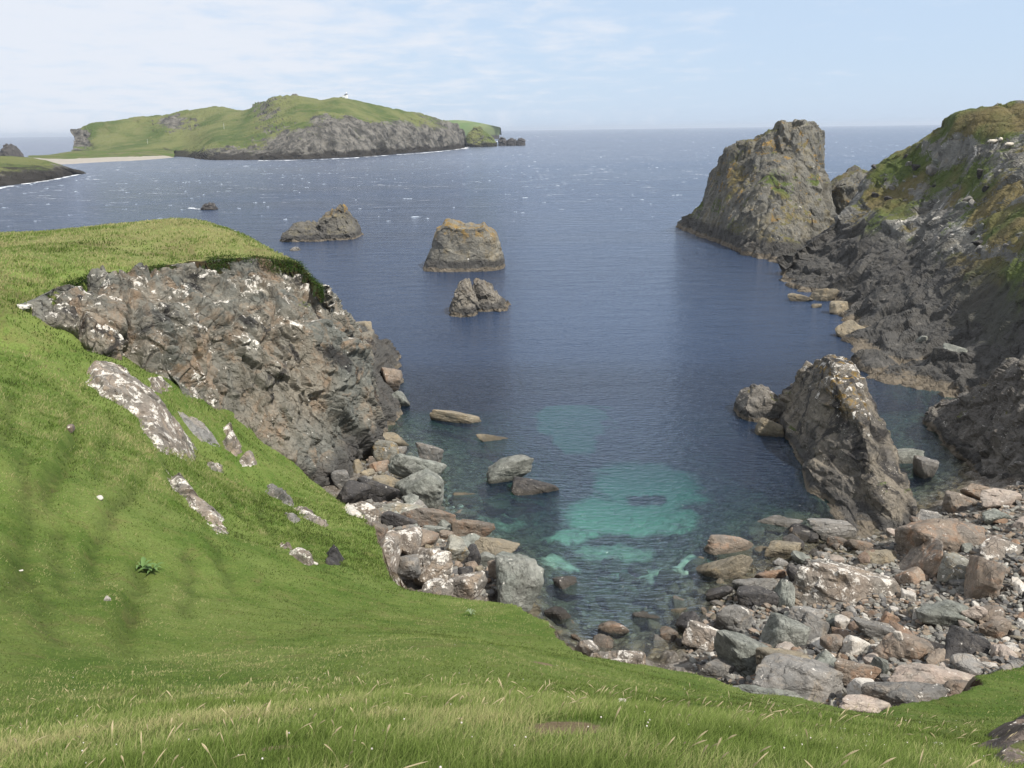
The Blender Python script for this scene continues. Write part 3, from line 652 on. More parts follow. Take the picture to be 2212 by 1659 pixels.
veg0 = veg_of(G.reshape(-1, 3)).reshape(G.shape[:2])
G = rocky(G, [(13, 1.3), (5, 1.2), (2, 0.5), (0.8, 0.16)], 55, flip=fl, stretch=(1, 1, 1.5), fade=1-.72*veg0)
HEADG = G; HG2 = HEADG.reshape(-1, 3); uu_, vv_ = uv_of(HG2); veg = veg_of(HG2)
tag(base_obj(G.reshape(-1, 3), grid_faces(*G.shape[:2]), 'headland', M_head, attrs={'veg': veg}), 'steep rock-strewn green and grey headland closing the cove on the right', 'headland', kind='structure')

# spur of dark rock in front of the right headland
spc = [
 [(2000, 900, 'z', 0.3), (1998, 905, 'z', 0)],
 [(2030, 868, 'y', 68), (2020, 900, 'y', 65), (2015, 935, 'z', 0)],
 [(2080, 858, 'y', 66), (2075, 920, 'y', 61), (2060, 985, 'z', 0)],
 [(2130, 830, 'y', 63), (2135, 920, 'y', 57), (2120, 1035, 'z', 0)],
 [(2212, 775, 'y', 60), (2212, 900, 'y', 53), (2180, 1060, 'z', 0.6)],
 [(2320, 740, 'y', 56), (2320, 900, 'y', 49), (2280, 1080, 'z', 1.5)],
 [(2500, 740, 'y', 50), (2500, 950, 'y', 43), (2400, 1150, 'z', 3)]]
G = patch(spc, 260, 150, K=5, back=(4, 8, -4), below=2)
fl = np.sign(np.median((gnormal(G)*np.array([-0.4, -0.7, 0.5])).sum(-1)))
G = rocky(G, [(3.2, 0.8), (1.2, 0.4), (0.5, 0.14)], 71, flip=fl)
tag(base_obj(G.reshape(-1, 3), grid_faces(*G.shape[:2]), 'rocky_spur', M_spur), 'dark brown rock spur at the right edge above the beach', 'rock', kind='structure')

# ------------------------------------------------------------------ sea stacks
def closed_patch(cols, nc, nr, K, amps, seed, name, mat, label, cat, group=None, back=(0, 10, -5), stretch=(1, 1, 1), nrm=(-.3, -1, .3), below=2.0, kind=None):
    G = patch(cols, nc, nr, K=K, back=back, below=below)
    fl = np.sign(np.median((gnormal(G)*np.array(nrm)).sum(-1)))
    G = rocky(G, amps, seed, flip=fl, stretch=stretch)
    return tag(base_obj(G.reshape(-1, 3), grid_faces(*G.shape[:2]), name, mat), label, cat, group, kind)
bs = [
 [(62, 222, 9), (58, 224, 4), (52, 226, 0)],
 [(1520, 440, 'y', 212), (1490, 468, 'y', 214), (1463, 491, 'z', 0)],
 [(1535, 385, 'y', 206), (1520, 440, 'y', 204), (1490, 503, 'z', 0)],
 [(1556, 330, 'y', 200), (1550, 420, 'y', 192), (1530, 518, 'z', 0)],
 [(1575, 313, 'y', 196), (1575, 420, 'y', 184), (1562, 532, 'z', 0)],
 [(1622, 300, 'y', 192), (1605, 420, 'y', 178), (1590, 543, 'z', 0)],
 [(1655, 276, 'y', 189), (1640, 400, 'y', 175), (1630, 500, 'y', 166), (1628, 557, 'z', 0)],
 [(1700, 270, 'y', 187), (1690, 400, 'y', 173), (1680, 500, 'y', 163), (1680, 569, 'z', 0)],
 [(1755, 270, 'y', 186), (1755, 400, 'y', 174), (1745, 500, 'y', 166), (1735, 575, 'z', 0)],
 [(1768, 300, 'y', 190), (1785, 400, 'y', 182), (1800, 480, 'y', 175), (1800, 585, 'z', 0)],
 [(72, 208, 20), (77, 206, 12), (81, 206, 0)]]
closed_patch(bs, 300, 240, 6, [(7, 1.2), (2.8, 0.75), (1.1, 0.28), (.5, .08)], 15, 'sea_stack', M_stack, 'tall grey sea stack with flat grassy top and orange lichen, off the right headland', 'sea stack', back=(3, 14, -8), stretch=(.9, .9, 2.2))

def loft(prof, top, y0, dep, amps, seed, name, mat, label, cat, group=None, nz_=110, na=260, sq_=0.6, lean=0.0, kind=None, below=1.6):
    """prof: [(v, uL, uR)...] flanks from waterline up, top: crest polyline [(u, v)...], y0: depth of the middle, dep: half depth at the foot"""
    rows = []
    for v, a, b in prof:
        A = Y(a, v, y0); B = Y(b, v, y0); rows.append((0.5*(A[2]+B[2]), A[0], B[0]))
    rows = np.array(rows); z0 = rows[0, 0]
    T = np.array([Y(u, v, y0) for u, v in top]); 
    zmax = T[:, 2].max()+0.3
    zs = np.r_[-below, np.linspace(min(z0, 0), zmax, nz_)]
    xl = np.interp(zs, rows[:, 0], rows[:, 1]); xr = np.interp(zs, rows[:, 0], rows[:, 2])
    th = np.linspace(0, 2*np.pi, na+1)
    cx, sxn = np.cos(th), np.sin(th)
    ex = np.sign(cx)*np.abs(cx)**sq_; ey = np.sign(sxn)*np.abs(sxn)**sq_
    w0 = (rows[0, 2]-rows[0, 1])/2
    mid = (xl+xr)/2; hw = (xr-xl)/2; hd_ = dep*(0.35+0.65*np.clip(hw/w0, 0, 1.2))
    Xg = mid[:, None]+hw[:, None]*ex[None]; Yg = y0+hd_[:, None]*ey[None]+lean*zs[:, None]; Zg = np.repeat(zs[:, None], na+1, 1)
    G = np.stack([Xg, Yg, Zg], -1)
    # cap rings towards the middle
    cap = [G[-1]*(1-k)+np.stack([np.interp(k, [0, 1], [0, 1])*0+Xg[-1]*0+mid[-1], Xg[-1]*0+y0+lean*zmax, Xg[-1]*0+zmax], -1)*k for k in np.linspace(0.06, 1, 22)]
    G = np.concatenate([G, np.array(cap)], 0)
    n = np.concatenate([np.stack([ex, ey, ex*0], -1)[None].repeat(len(zs), 0), np.tile(np.array([0, 0, 1.]), (22, na+1, 1))], 0)
    tz = np.interp(G[..., 0], T[:, 0], T[:, 2])
    p = G.reshape(-1, 3); nn = n.reshape(-1, 3).copy()
    p[:, 2] = np.minimum(p[:, 2], tz.reshape(-1)-0.25*np.abs((p[:, 1]-y0)/dep)*1.0)
    d = np.zeros(len(p))
    for k, (s, a) in enumerate(amps): d += a*facets(p, s, seed+13*k)
    d += amps[-1][1]*0.5*fbm(p/amps[-1][0]*2, seed+5, 3)
    flat = (p[:, 2] > tz.reshape(-1)-0.5)
    nn[flat] = nn[flat]*0.3+np.array([0, 0, 1.])
    p = p+nn*d[:, None]
    return tag(base_obj(p, grid_faces(G.shape[0], na+1), name, mat), label, cat, group, kind)
loft([(586, 912, 1092), (560, 922, 1090), (530, 935, 1080), (508, 942, 1076), (490, 946, 1070), (474, 948, 1066)],
     [(940, 500), (952, 490), (962, 478), (972, 476), (985, 482), (1000, 487), (1020, 486), (1038, 485), (1046, 479), (1052, 490), (1066, 500), (1075, 510), (1085, 530)],
     154, 6.0, [(4, 0.4), (1.6, 0.18), (0.6, 0.06)], 33, 'sea_stack', M_stack2, 'squat square-sided sea stack in mid bay with an orange lichen crown and pale waterline band', 'sea stack')
loft([(682, 968, 1035), (660, 975, 1032), (640, 984, 1024), (620, 990, 1020), (602, 1000, 1018)],
     [(968, 640), (985, 622), (996, 612), (1006, 603), (1014, 612), (1022, 625), (1034, 650)],
     113.5, 3.2, [(2.2, 0.5), (0.9, 0.28), (0.4, 0.09)], 37, 'islet_rock', M_islet, 'small pointed rock streaked orange, just in front of the square sea stack', 'sea rock')
loft([(672, 1020, 1106), (655, 1022, 1092), (640, 1025, 1075), (620, 1025, 1060)],
     [(1000, 640), (1014, 616), (1024, 609), (1034, 606), (1048, 618), (1066, 622), (1075, 640), (1090, 655), (1103, 668)],
     116.5, 3.0, [(2.0, 0.55), (0.8, 0.28), (0.4, 0.09)], 39, 'islet_rock', M_islet, 'low ragged rock leaning on the right side of the small orange-streaked one', 'sea rock')
loft([(521, 612, 712), (505, 616, 706), (492, 626, 698), (484, 636, 690)],
     [(612, 512), (622, 500), (636, 486), (655, 482), (672, 484), (690, 494), (705, 505)],
     200, 6, [(3, 0.7), (1.2, 0.35), (0.6, 0.1)], 43, 'islet_rock', M_twin, 'low rounded half of the twin rock beyond the left headland', 'sea rock')
loft([(516, 692, 779), (498, 692, 774), (480, 694, 762), (466, 700, 752), (458, 712, 748)],
     [(685, 472), (695, 461), (706, 463), (722, 456), (740, 445), (752, 455), (760, 474), (768, 488), (778, 510)],
     203, 7, [(3.4, 0.7), (1.4, 0.45), (0.6, 0.13)], 47, 'islet_rock', M_twin, 'taller jagged half of the twin rock beyond the left headland, tipped with yellow lichen', 'sea rock')
loft([(566, 1770, 1900), (440, 1785, 1890), (400, 1792, 1885), (385, 1815, 1882), (370, 1845, 1876)],
     [(1770, 420), (1790, 402), (1815, 384), (1838, 374), (1858, 366), (1874, 372), (1880, 390), (1888, 410)],
     196, 7, [(5, 0.8), (2, 0.35), (0.9, 0.12)], 49, 'sea_stack', M_stack, 'low wedge-shaped grey stack behind the notch between the tall stack and the headland', 'sea stack', nz_=90)
loft([(340, 8, 44), (325, 10, 36), (314, 12, 26)], [(4, 322), (10, 312), (16, 310), (24, 314), (33, 324), (42, 338)], 640, 10, [(9, 1.6), (4, 0.8)], 51, 'sea_stack', M_dk,
     'dark fin-shaped stack on the skyline at the far left', 'sea stack', nz_=40, na=90)
loft([(450, 436, 470), (444, 440, 464)], [(434, 448), (442, 442), (450, 440), (460, 440), (468, 446)], 284, 2.2, [(1.6, 0.4), (0.7, 0.2)], 53, 'reef_rock', M_dk,
     'dark reef awash in white foam, alone out in the bay', 'reef', nz_=24, na=80)
loft([(541, 628, 650), (536, 630, 646)], [(626, 538), (634, 534), (642, 533), (650, 541)], 180, 1.2, [(1.2, 0.3), (0.6, 0.1)], 57, 'reef_rock', M_gr,
     'small grey rock peeping out past the tip of the left headland', 'sea rock', nz_=24, na=70)

# leaning fin of rock on the right of the cove
fin = [
 [(1672, 900, 'z', 0), (1700, 858, 'y', 71), (1740, 812, 'y', 71), (1790, 812, 'y', 73), (1850, 850, 'z', 0)],
 [(1690, 925, 'z', 0), (1712, 850, 'y', 67), (1752, 775, 'y', 66), (1790, 782, 'y', 67), (1866, 850, 'z', 0)],
 [(1700, 950, 'z', 0), (1738, 865, 'y', 62.5), (1772, 768, 'y', 62), (1822, 765, 'y', 62.5), (1862, 840, 'y', 65), (1888, 890, 'z', 0)],
 [(1728, 1010, 'z', 0), (1768, 925, 'y', 57.5), (1806, 815, 'y', 57.6), (1860, 818, 'y', 58.2), (1898, 900, 'y', 60.5), (1915, 950, 'z', 0)],
 [(1755, 1060, 'z', 0), (1800, 970, 'y', 54.3), (1840, 880, 'y', 54.5), (1893, 900, 'y', 55.2), (1945, 1000, 'z', 0)],
 [(1795, 1110, 'z', 0), (1830, 1020, 'y', 51.6), (1868, 950, 'y', 51.8), (1925, 970, 'y', 53), (1962, 1050, 'z', 0)],
 [(1842, 1160, 'z', 0), (1860, 1095, 'y', 48.8), (1895, 1020, 'y', 49.2), (1945, 1035, 'y', 50), (1985, 1110, 'z', 0.1)],
 [(1880, 1200, 'z', 0), (1895, 1150, 'y', 46.6), (1925, 1095, 'y', 46.8), (1965, 1110, 'y', 47.4), (1998, 1160, 'z', 0.2)],
 [(1915, 1222, 'z', 0), (1930, 1190, 'y', 44.6), (1960, 1170, 'y', 44.8), (1990, 1190, 'z', 0.4)]]
A = np.array([resample([P(x) for x in c], 9) for c in fin])
A = np.concatenate([A[:, :1]+np.array([0, 0, -1.5]), A, A[:, -1:]+np.array([0, 0, -1.5])], 1)
G = catmull(catmull(A, 300).transpose(1, 0, 2), 200)
nf = gnormal(G); fl = np.sign(np.median(nf[60:140, :, 2]))
ax = np.array([0.33, -0.9, 0.0])
G = rocky(G, [(3.2, 0.55), (1.3, 0.26), (0.5, 0.08), (0.25, 0.03)], 63, flip=fl, stretch=(0.8, 2.2, 0.8))
tag(base_obj(G.reshape(-1, 3), grid_faces(*G.shape[:2]), 'rock_fin', M_lean), 'big leaning fin of dark rock rising from the shallows on the right', 'rock')

# ------------------------------------------------------------------ island, spit and distant land
def isl_mat():
    m = NT('island_ground')
    at = m.attr('rock')
    g = m.mix(m.ramp(m.noise(0.02, 5, .6, .4), .38, .62), (0.070, 0.098, 0.030), (0.140, 0.150, 0.058))
    g = m.mix(m.ramp(m.noise(0.05, 6, .7), .5, .65, 0, .6), g, (0.15, 0.145, 0.065))
    r = m.mix(m.ramp(m.noise(0.09, 7, .72, .5), .40, .62), (0.065, 0.062, 0.055), (0.185, 0.172, 0.15))
    r = m.mix(m.ramp(m.noise(0.16, 6, .7, sc3=(1, 1, .4)), .52, .62, 0, .8), r, (0.045, 0.042, 0.04))
    v = m.math('ADD', at, m.math('MULTIPLY_ADD', m.noise(0.035, 8, .74, .3), 2.0, -1.10))
    v = m.math('ADD', v, m.math('MULTIPLY', m.math('SUBTRACT', 0.80, m.nz), 0.9))
    c = m.mix(m.ramp(v, 0.42, 0.58), g, r)
    c = m.mix(m.ramp(m.math('ADD', m.pz, m.math('MULTIPLY_ADD', m.noise(0.05, 5), 14, -7)), 7.5, 4.5, 0, .9), c, (0.028, 0.025, 0.022))
    sd = m.attr('sandy')
    c = m.mix(m.ramp(sd, .4, .6), c, (0.42, 0.37, 0.30))
    return m.finish(c, .95, m.bump(m.noise(0.15, 7, .7), 3.0, 1.0), .1)
M_isl = isl_mat()
# (u shore, v shore, y or z0), slope points with rock share
isl = [ # column: [(u, v, 'y', depth, rock), ...] from shore to ridge
 [(150, 346, 880, 0), (152, 338, 960, 0), (158, 320, 1080, .8), (161, 300, 1150, 1), (164, 287, 1180, 1)],
 [(185, 344, 880, 0), (190, 336, 960, 0), (195, 322, 1080, .5), (185, 300, 1150, .9), (182, 280, 1180, .4)],
 [(215, 342, 890, 0), (215, 334, 960, 0), (215, 322, 1060, 0), (208, 296, 1140, .1), (202, 268, 1190, .3)],
 [(270, 341, 900, 0), (270, 332, 960, 0), (270, 315, 1060, 0), (265, 290, 1140, 0), (262, 261, 1200, .1)],
 [(330, 340, 930, 0), (330, 330, 980, 0), (330, 310, 1070, 0), (325, 280, 1150, .2), (318, 252, 1220, .3)],
 [(362, 338, 985, .4), (370, 328, 1010, .25), (372, 305, 1080, 0), (365, 268, 1150, .95), (375, 251, 1220, .3)],
 [(400, 340, 950, .6), (405, 330, 975, .35), (410, 305, 1060, 0), (405, 272, 1140, .6), (420, 240, 1230, 0)],
 [(450, 343, 840, .85), (455, 325, 870, .6), (460, 300, 960, 0), (465, 270, 1080, 0), (480, 233, 1230, .2)],
 [(500, 345, 820, 1), (500, 325, 850, .8), (505, 300, 930, .0), (515, 275, 1030, 0), (530, 240, 1200, .1)],
 [(550, 346, 815, 1), (545, 325, 840, .75), (545, 295, 910, .35), (560, 250, 1050, .6), (565, 226, 1150, .5)],
 [(600, 346, 812, 1), (600, 320, 835, .95), (600, 280, 890, .55), (600, 245, 1000, .5), (597, 210, 1120, .55)],
 [(650, 345, 815, 1), (650, 315, 835, 1), (648, 270, 880, .55), (645, 240, 980, .35), (640, 209, 1110, .3)],
 [(700, 343, 830, 1), (700, 305, 850, 1), (695, 255, 890, .8), (695, 240, 980, .2), (698, 219, 1100, .1)],
 [(745, 341, 850, 1), (745, 305, 868, 1), (740, 262, 905, .9), (742, 240, 990, .0), (735, 213, 1100, .1)],
 [(800, 337, 890, 1), (800, 305, 905, 1), (795, 270, 940, .95), (795, 250, 1020, .1), (790, 223, 1120, .1)],
 [(850, 333, 950, 1), (850, 305, 965, 1), (850, 272, 1000, .9), (850, 255, 1060, .15), (848, 237, 1140, .3)],
 [(900, 330, 1010, 1), (900, 305, 1025, 1), (900, 280, 1050, .9), (900, 262, 1100, .3), (895, 247, 1170, .4)],
 [(950, 325, 1090, 1), (950, 305, 1105, 1), (950, 288, 1120, .9), (948, 272, 1150, .6), (945, 259, 1200, .5)],
 [(985, 322, 1160, 1), (985, 308, 1170, 1), (985, 295, 1180, 1), (985, 283, 1200, .9), (982, 270, 1220, .8)],
 [(1003, 319, 1235, 1), (1003, 314, 1236, 1), (1003, 307, 1238, 1), (1004, 300, 1240, 1), (1004, 290, 1244, 1)]]
C_ = len(isl); A = np.zeros((C_, 7, 4))
for i, c in enumerate(isl):
    pts = [np.r_[Y(u, v, y), r] for u, v, y, r in c]
    pts[0][2] = 0
    A[i, 1:6] = pts; A[i, 0] = pts[0]+np.array([0, 0, -6, 0]); A[i, 6] = pts[4]+np.array([0, 140, -45, 0])
G4 = catmull(catmull(A, 520).transpose(1, 0, 2), 150); G = G4[..., :3].copy(); rr = np.clip(G4[..., 3], 0, 1)
nf = gnormal(G); fl = np.sign(np.median(nf[:, :, 2])) or 1
p = G.reshape(-1, 3); rk_ = rr.reshape(-1)
d = (5.5*facets(p, 34, 5, stretch=(1, 1, 2))+3.0*facets(p, 13, 6, stretch=(1, 1, 2))+1.2*facets(p, 6, 8))*(0.15+0.85*rk_) + 2.2*fbm(p/60, 9, 4)
edgef = (sstep(0, 0.12, np.linspace(0, 1, 150))[:, None]*np.ones((1, 520))).reshape(-1)
p = p + (nf*fl).reshape(-1, 3)*(d*(0.35+.65*edgef))[:, None]
sandy = np.zeros(len(p)); uu = np.repeat(np.linspace(0, 1, 520)[None], 150, 0).reshape(-1)
sandy[(p[:, 2] < 3.2) & (uu < 0.275)] = 1
tag(base_obj(p, grid_faces(150, 520), 'island', M_isl, smooth=False, attrs={'rock': rk_, 'sandy': sandy}), 'green hilly island with grey cliffs across the bay', 'island', kind='structure')

def ridge_land(cols, name, label, cat, seed, mat, amps, kind='structure', nc=160, nr=60, back=(0, 60, -15)):
    C2 = len(cols); K2 = max(len(c) for c in cols); A = np.zeros((C2, K2+2, 4))
    for i, c in enumerate(cols):
        pts = [np.r_[Y(u, v, y), r] for u, v, y, r in c]; pts[0][2] = 0
        A[i, 1:K2+1] = pts; A[i, 0] = pts[0]+np.array([0, 0, -4, 0]); A[i, -1] = pts[-1]+np.r_[back, 0]
    G4 = catmull(catmull(A, nc).transpose(1, 0, 2), nr); G = G4[..., :3]; rr = np.clip(G4[..., 3], 0, 1).reshape(-1)
    nf = gnormal(G); fl = np.sign(np.median(nf[:, :, 2])) or 1
    p = G.reshape(-1, 3).copy(); d = 0
    for k, (s, a) in enumerate(amps): d = d+a*facets(p, s, seed+k)*(0.2+0.8*rr)
    p = p+(nf*fl).reshape(-1, 3)*d[:, None]
    return tag(base_obj(p, grid_faces(nr, nc), name, mat, attrs={'rock': rr, 'sandy': rr*0}), label, cat, kind=kind)
# low neck joining the island, with its pale shingle beach
m = NT('neck_ground'); cg = m.mix(m.ramp(m.noise(0.06, 6, .7), .45, .6), (0.075, 0.105, 0.026), (0.125, 0.125, 0.055))
cg = m.mix(m.ramp(m.noise(0.12, 5, .7), .58, .66), cg, (0.06, 0.055, 0.045))
cg = m.mix(m.ramp(m.math('ADD', m.attr('rock'), m.math('MULTIPLY_ADD', m.noise(0.08, 5), .3, -.15)), .5, .6), cg, m.mix(m.noise(0.2, 4), (0.26, 0.235, 0.20), (0.36, 0.33, 0.29)))
M_neck = m.finish(cg, .95, m.bump(m.noise(0.2, 5, .7), 1.5, 1.0), .1)
ridge_land([[(60, 349, 800, 1), (62, 345, 830, 1), (62, 340, 860, .6), (64, 336, 900, 0)],
            [(100, 351, 760, 1), (102, 346, 800, 1), (105, 341, 840, .3), (108, 334, 900, 0)],
            [(150, 351, 770, 1), (152, 345, 810, 1), (155, 340, 850, 0), (155, 327, 940, 0)],
            [(220, 347, 815, 1), (222, 342, 850, 1), (222, 337, 880, 0), (222, 324, 980, 0)],
            [(290, 344, 850, 1), (292, 340, 880, 1), (292, 335, 900, 0), (292, 322, 1000, 0)],
            [(345, 341, 900, 1), (346, 338, 915, 1), (347, 334, 930, 0), (347, 324, 1000, 0)],
            [(375, 340, 940, .6), (376, 338, 950, .3), (377, 334, 960, 0), (378, 326, 1000, 0)]],
           'isthmus', 'low green neck of land edged by a pale shingle beach, left of the island', 'isthmus', 5, M_neck, [(14, .6)], back=(0, 40, -4))
ridge_land([[(-160, 450, 330, 1), (-160, 420, 360, 1), (-160, 380, 420, .3), (-160, 340, 520, 0)],
            [(-60, 421, 395, 1), (-60, 400, 420, .9), (-55, 370, 470, .3), (-50, 340, 560, 0)],
            [(0, 404, 434, 1), (0, 388, 450, .9), (0, 362, 500, .4), (4, 337, 580, 0)],
            [(40, 398, 452, 1), (42, 384, 468, 1), (46, 362, 510, .5), (50, 339, 590, 0)],
            [(90, 390, 480, 1), (92, 379, 490, 1), (92, 366, 515, .6), (88, 345, 570, .2)],
            [(130, 383, 520, 1), (131, 376, 526, 1), (131, 369, 532, 1), (128, 359, 545, .8)],
            [(156, 378, 552, 1), (156, 376, 553, 1), (156, 375, 554, 1), (155, 373, 556, 1)]],
           'headland', 'low green and black rocky point running in from the left edge of the photo', 'headland', 25, M_isl, [(11, 1.6), (5, .8)], back=(0, 50, -10))
m = NT('far_land'); cf = m.mix(m.ramp(m.noise(0.01, 5), .4, .6), (0.10, 0.155, 0.05), (0.16, 0.19, 0.08))
cf = m.mix(m.ramp(m.pz, 14, 7), cf, (0.07, 0.06, 0.055)); M_far = m.finish(cf, .95, None, .1)
ridge_land([[(930, 279, 2500, 0), (930, 272, 2550, 0), (930, 262, 2700, 0)], [(985, 278, 2500, 0), (985, 270, 2550, 0), (988, 259.5, 2700, 0)], [(1020, 278, 2480, 0), (1021, 271, 2520, 0), (1022, 263, 2650, 0)],
            [(1060, 278, 2450, 0), (1060, 275, 2470, 0), (1062, 271.5, 2500, 0)], [(1078, 278.5, 2440, 0), (1080, 278, 2445, 0), (1082, 277.5, 2450, 0)]],
           'far_island', 'bright green low land on the horizon beyond the island', 'island', 35, M_far, [(60, 3)], nc=80, nr=30, back=(0, 200, -20))
loft([(309, 1003, 1072), (297, 1006, 1062), (287, 1012, 1050), (279, 1024, 1040)], [(1003, 292), (1012, 285), (1024, 277), (1042, 276), (1050, 284), (1062, 296), (1072, 306)],
     1330, 26, [(14, 2.6), (6, 1.4), (3, .6)], 81, 'islet', M_isl, 'grass-topped islet off the right end of the island', 'islet', nz_=50, na=150)
for k, (uL, uR, vt) in enumerate([(1076, 1094, 296.5), (1094, 1116, 300), (1116, 1134, 298.5)]):
    loft([(304.5, uL, uR), (301, uL+2, uR-2)], [(uL, 303), ((uL+uR)/2-3, vt), ((uL+uR)/2+3, vt+1), (uR, 303)], 1370, 8, [(8, 1.5), (3, .7)], 83+k, 'reef_rock', M_dk,
         ['left and tallest of the three black reef rocks beyond the islet', 'middle and lowest of the three black reef rocks beyond the islet', 'outermost of the three black reef rocks beyond the islet'][k], 'reef', 'reef rocks beyond the islet', nz_=20, na=50)
#@@OBJECTS
# ------------------------------------------------------------------ boulders
def ico(sub):
    bm = bmesh.new(); bmesh.ops.create_icosphere(bm, subdivisions=sub, radius=1)
    v = np.array([x.co[:] for x in bm.verts]); f = np.array([[q.index for q in t.verts] for t in bm.faces]); bm.free()
    return v/np.linalg.norm(v, axis=1, keepdims=True), f
ICO = {k: ico(k) for k in (2, 3, 4, 5)}
def rock_shape(sub, seed, p=13, nplanes=10, rough=1.0):
    rng = np.random.default_rng(seed); dv_, f = ICO[sub]
    n = rng.normal(size=(nplanes, 3)); n /= np.linalg.norm(n, axis=1, keepdims=True)
    n = np.vstack([n, [[0, 0, 1], [0, 0, -1]]]); dd = np.r_[rng.uniform(0.5, 1.0, nplanes), [0.6, .8]]
    t = np.clip(dv_@n.T, 0.02, None)/dd
    r = 1/((t**p).sum(1))**(1/p)
    r = np.clip(r, 0.5, 1.5)
    v = dv_*r[:, None]; v /= np.abs(v).max(0)
    if sub >= 3:
        w = v + seed*3.1
        v = v + dv_*(rough*(0.07*facets(w, 0.55, seed, crack=.3)+0.03*facets(w, 0.22, seed+3, crack=.3)+0.05*fbm(w*2.2, seed, 3)))[:, None]
    return v, f
def rotm(ax, deg): return np.array(Matrix.Rotation(math.radians(deg), 3, ax))
def boulder(u, v, w, h, zc, tilt, mat, label, seed, name='boulder', cat='boulder', group=None, sub=4, flat=0.72, depth=0.85, ground=None, yaw=None):
    """u, v: middle of the stone, w/h: its size in view, zc: height of its middle"""
    c = Z(u, v, zc); s = np.linalg.norm(c-np.array([0, 0, H]))/F*1.02
    rng = np.random.default_rng(seed+99)
    vv, f = rock_shape(sub, seed)
    a = w*s*.55; b = h*s*.54
    vv = vv*np.array([a*1.02, max(b*depth*1.35, 0.45*a), b*1.02*1.05])
    vv = vv@rotm('Z', rng.uniform(-14, 14) if yaw is None else yaw).T@rotm('X', rng.uniform(-22, -6)).T@rotm('Y', -tilt).T
    base = c+np.array([0, 0, vv[:, 2].min()])
    return tag(base_obj(vv+c, f, name, mat, base), label, cat, group)

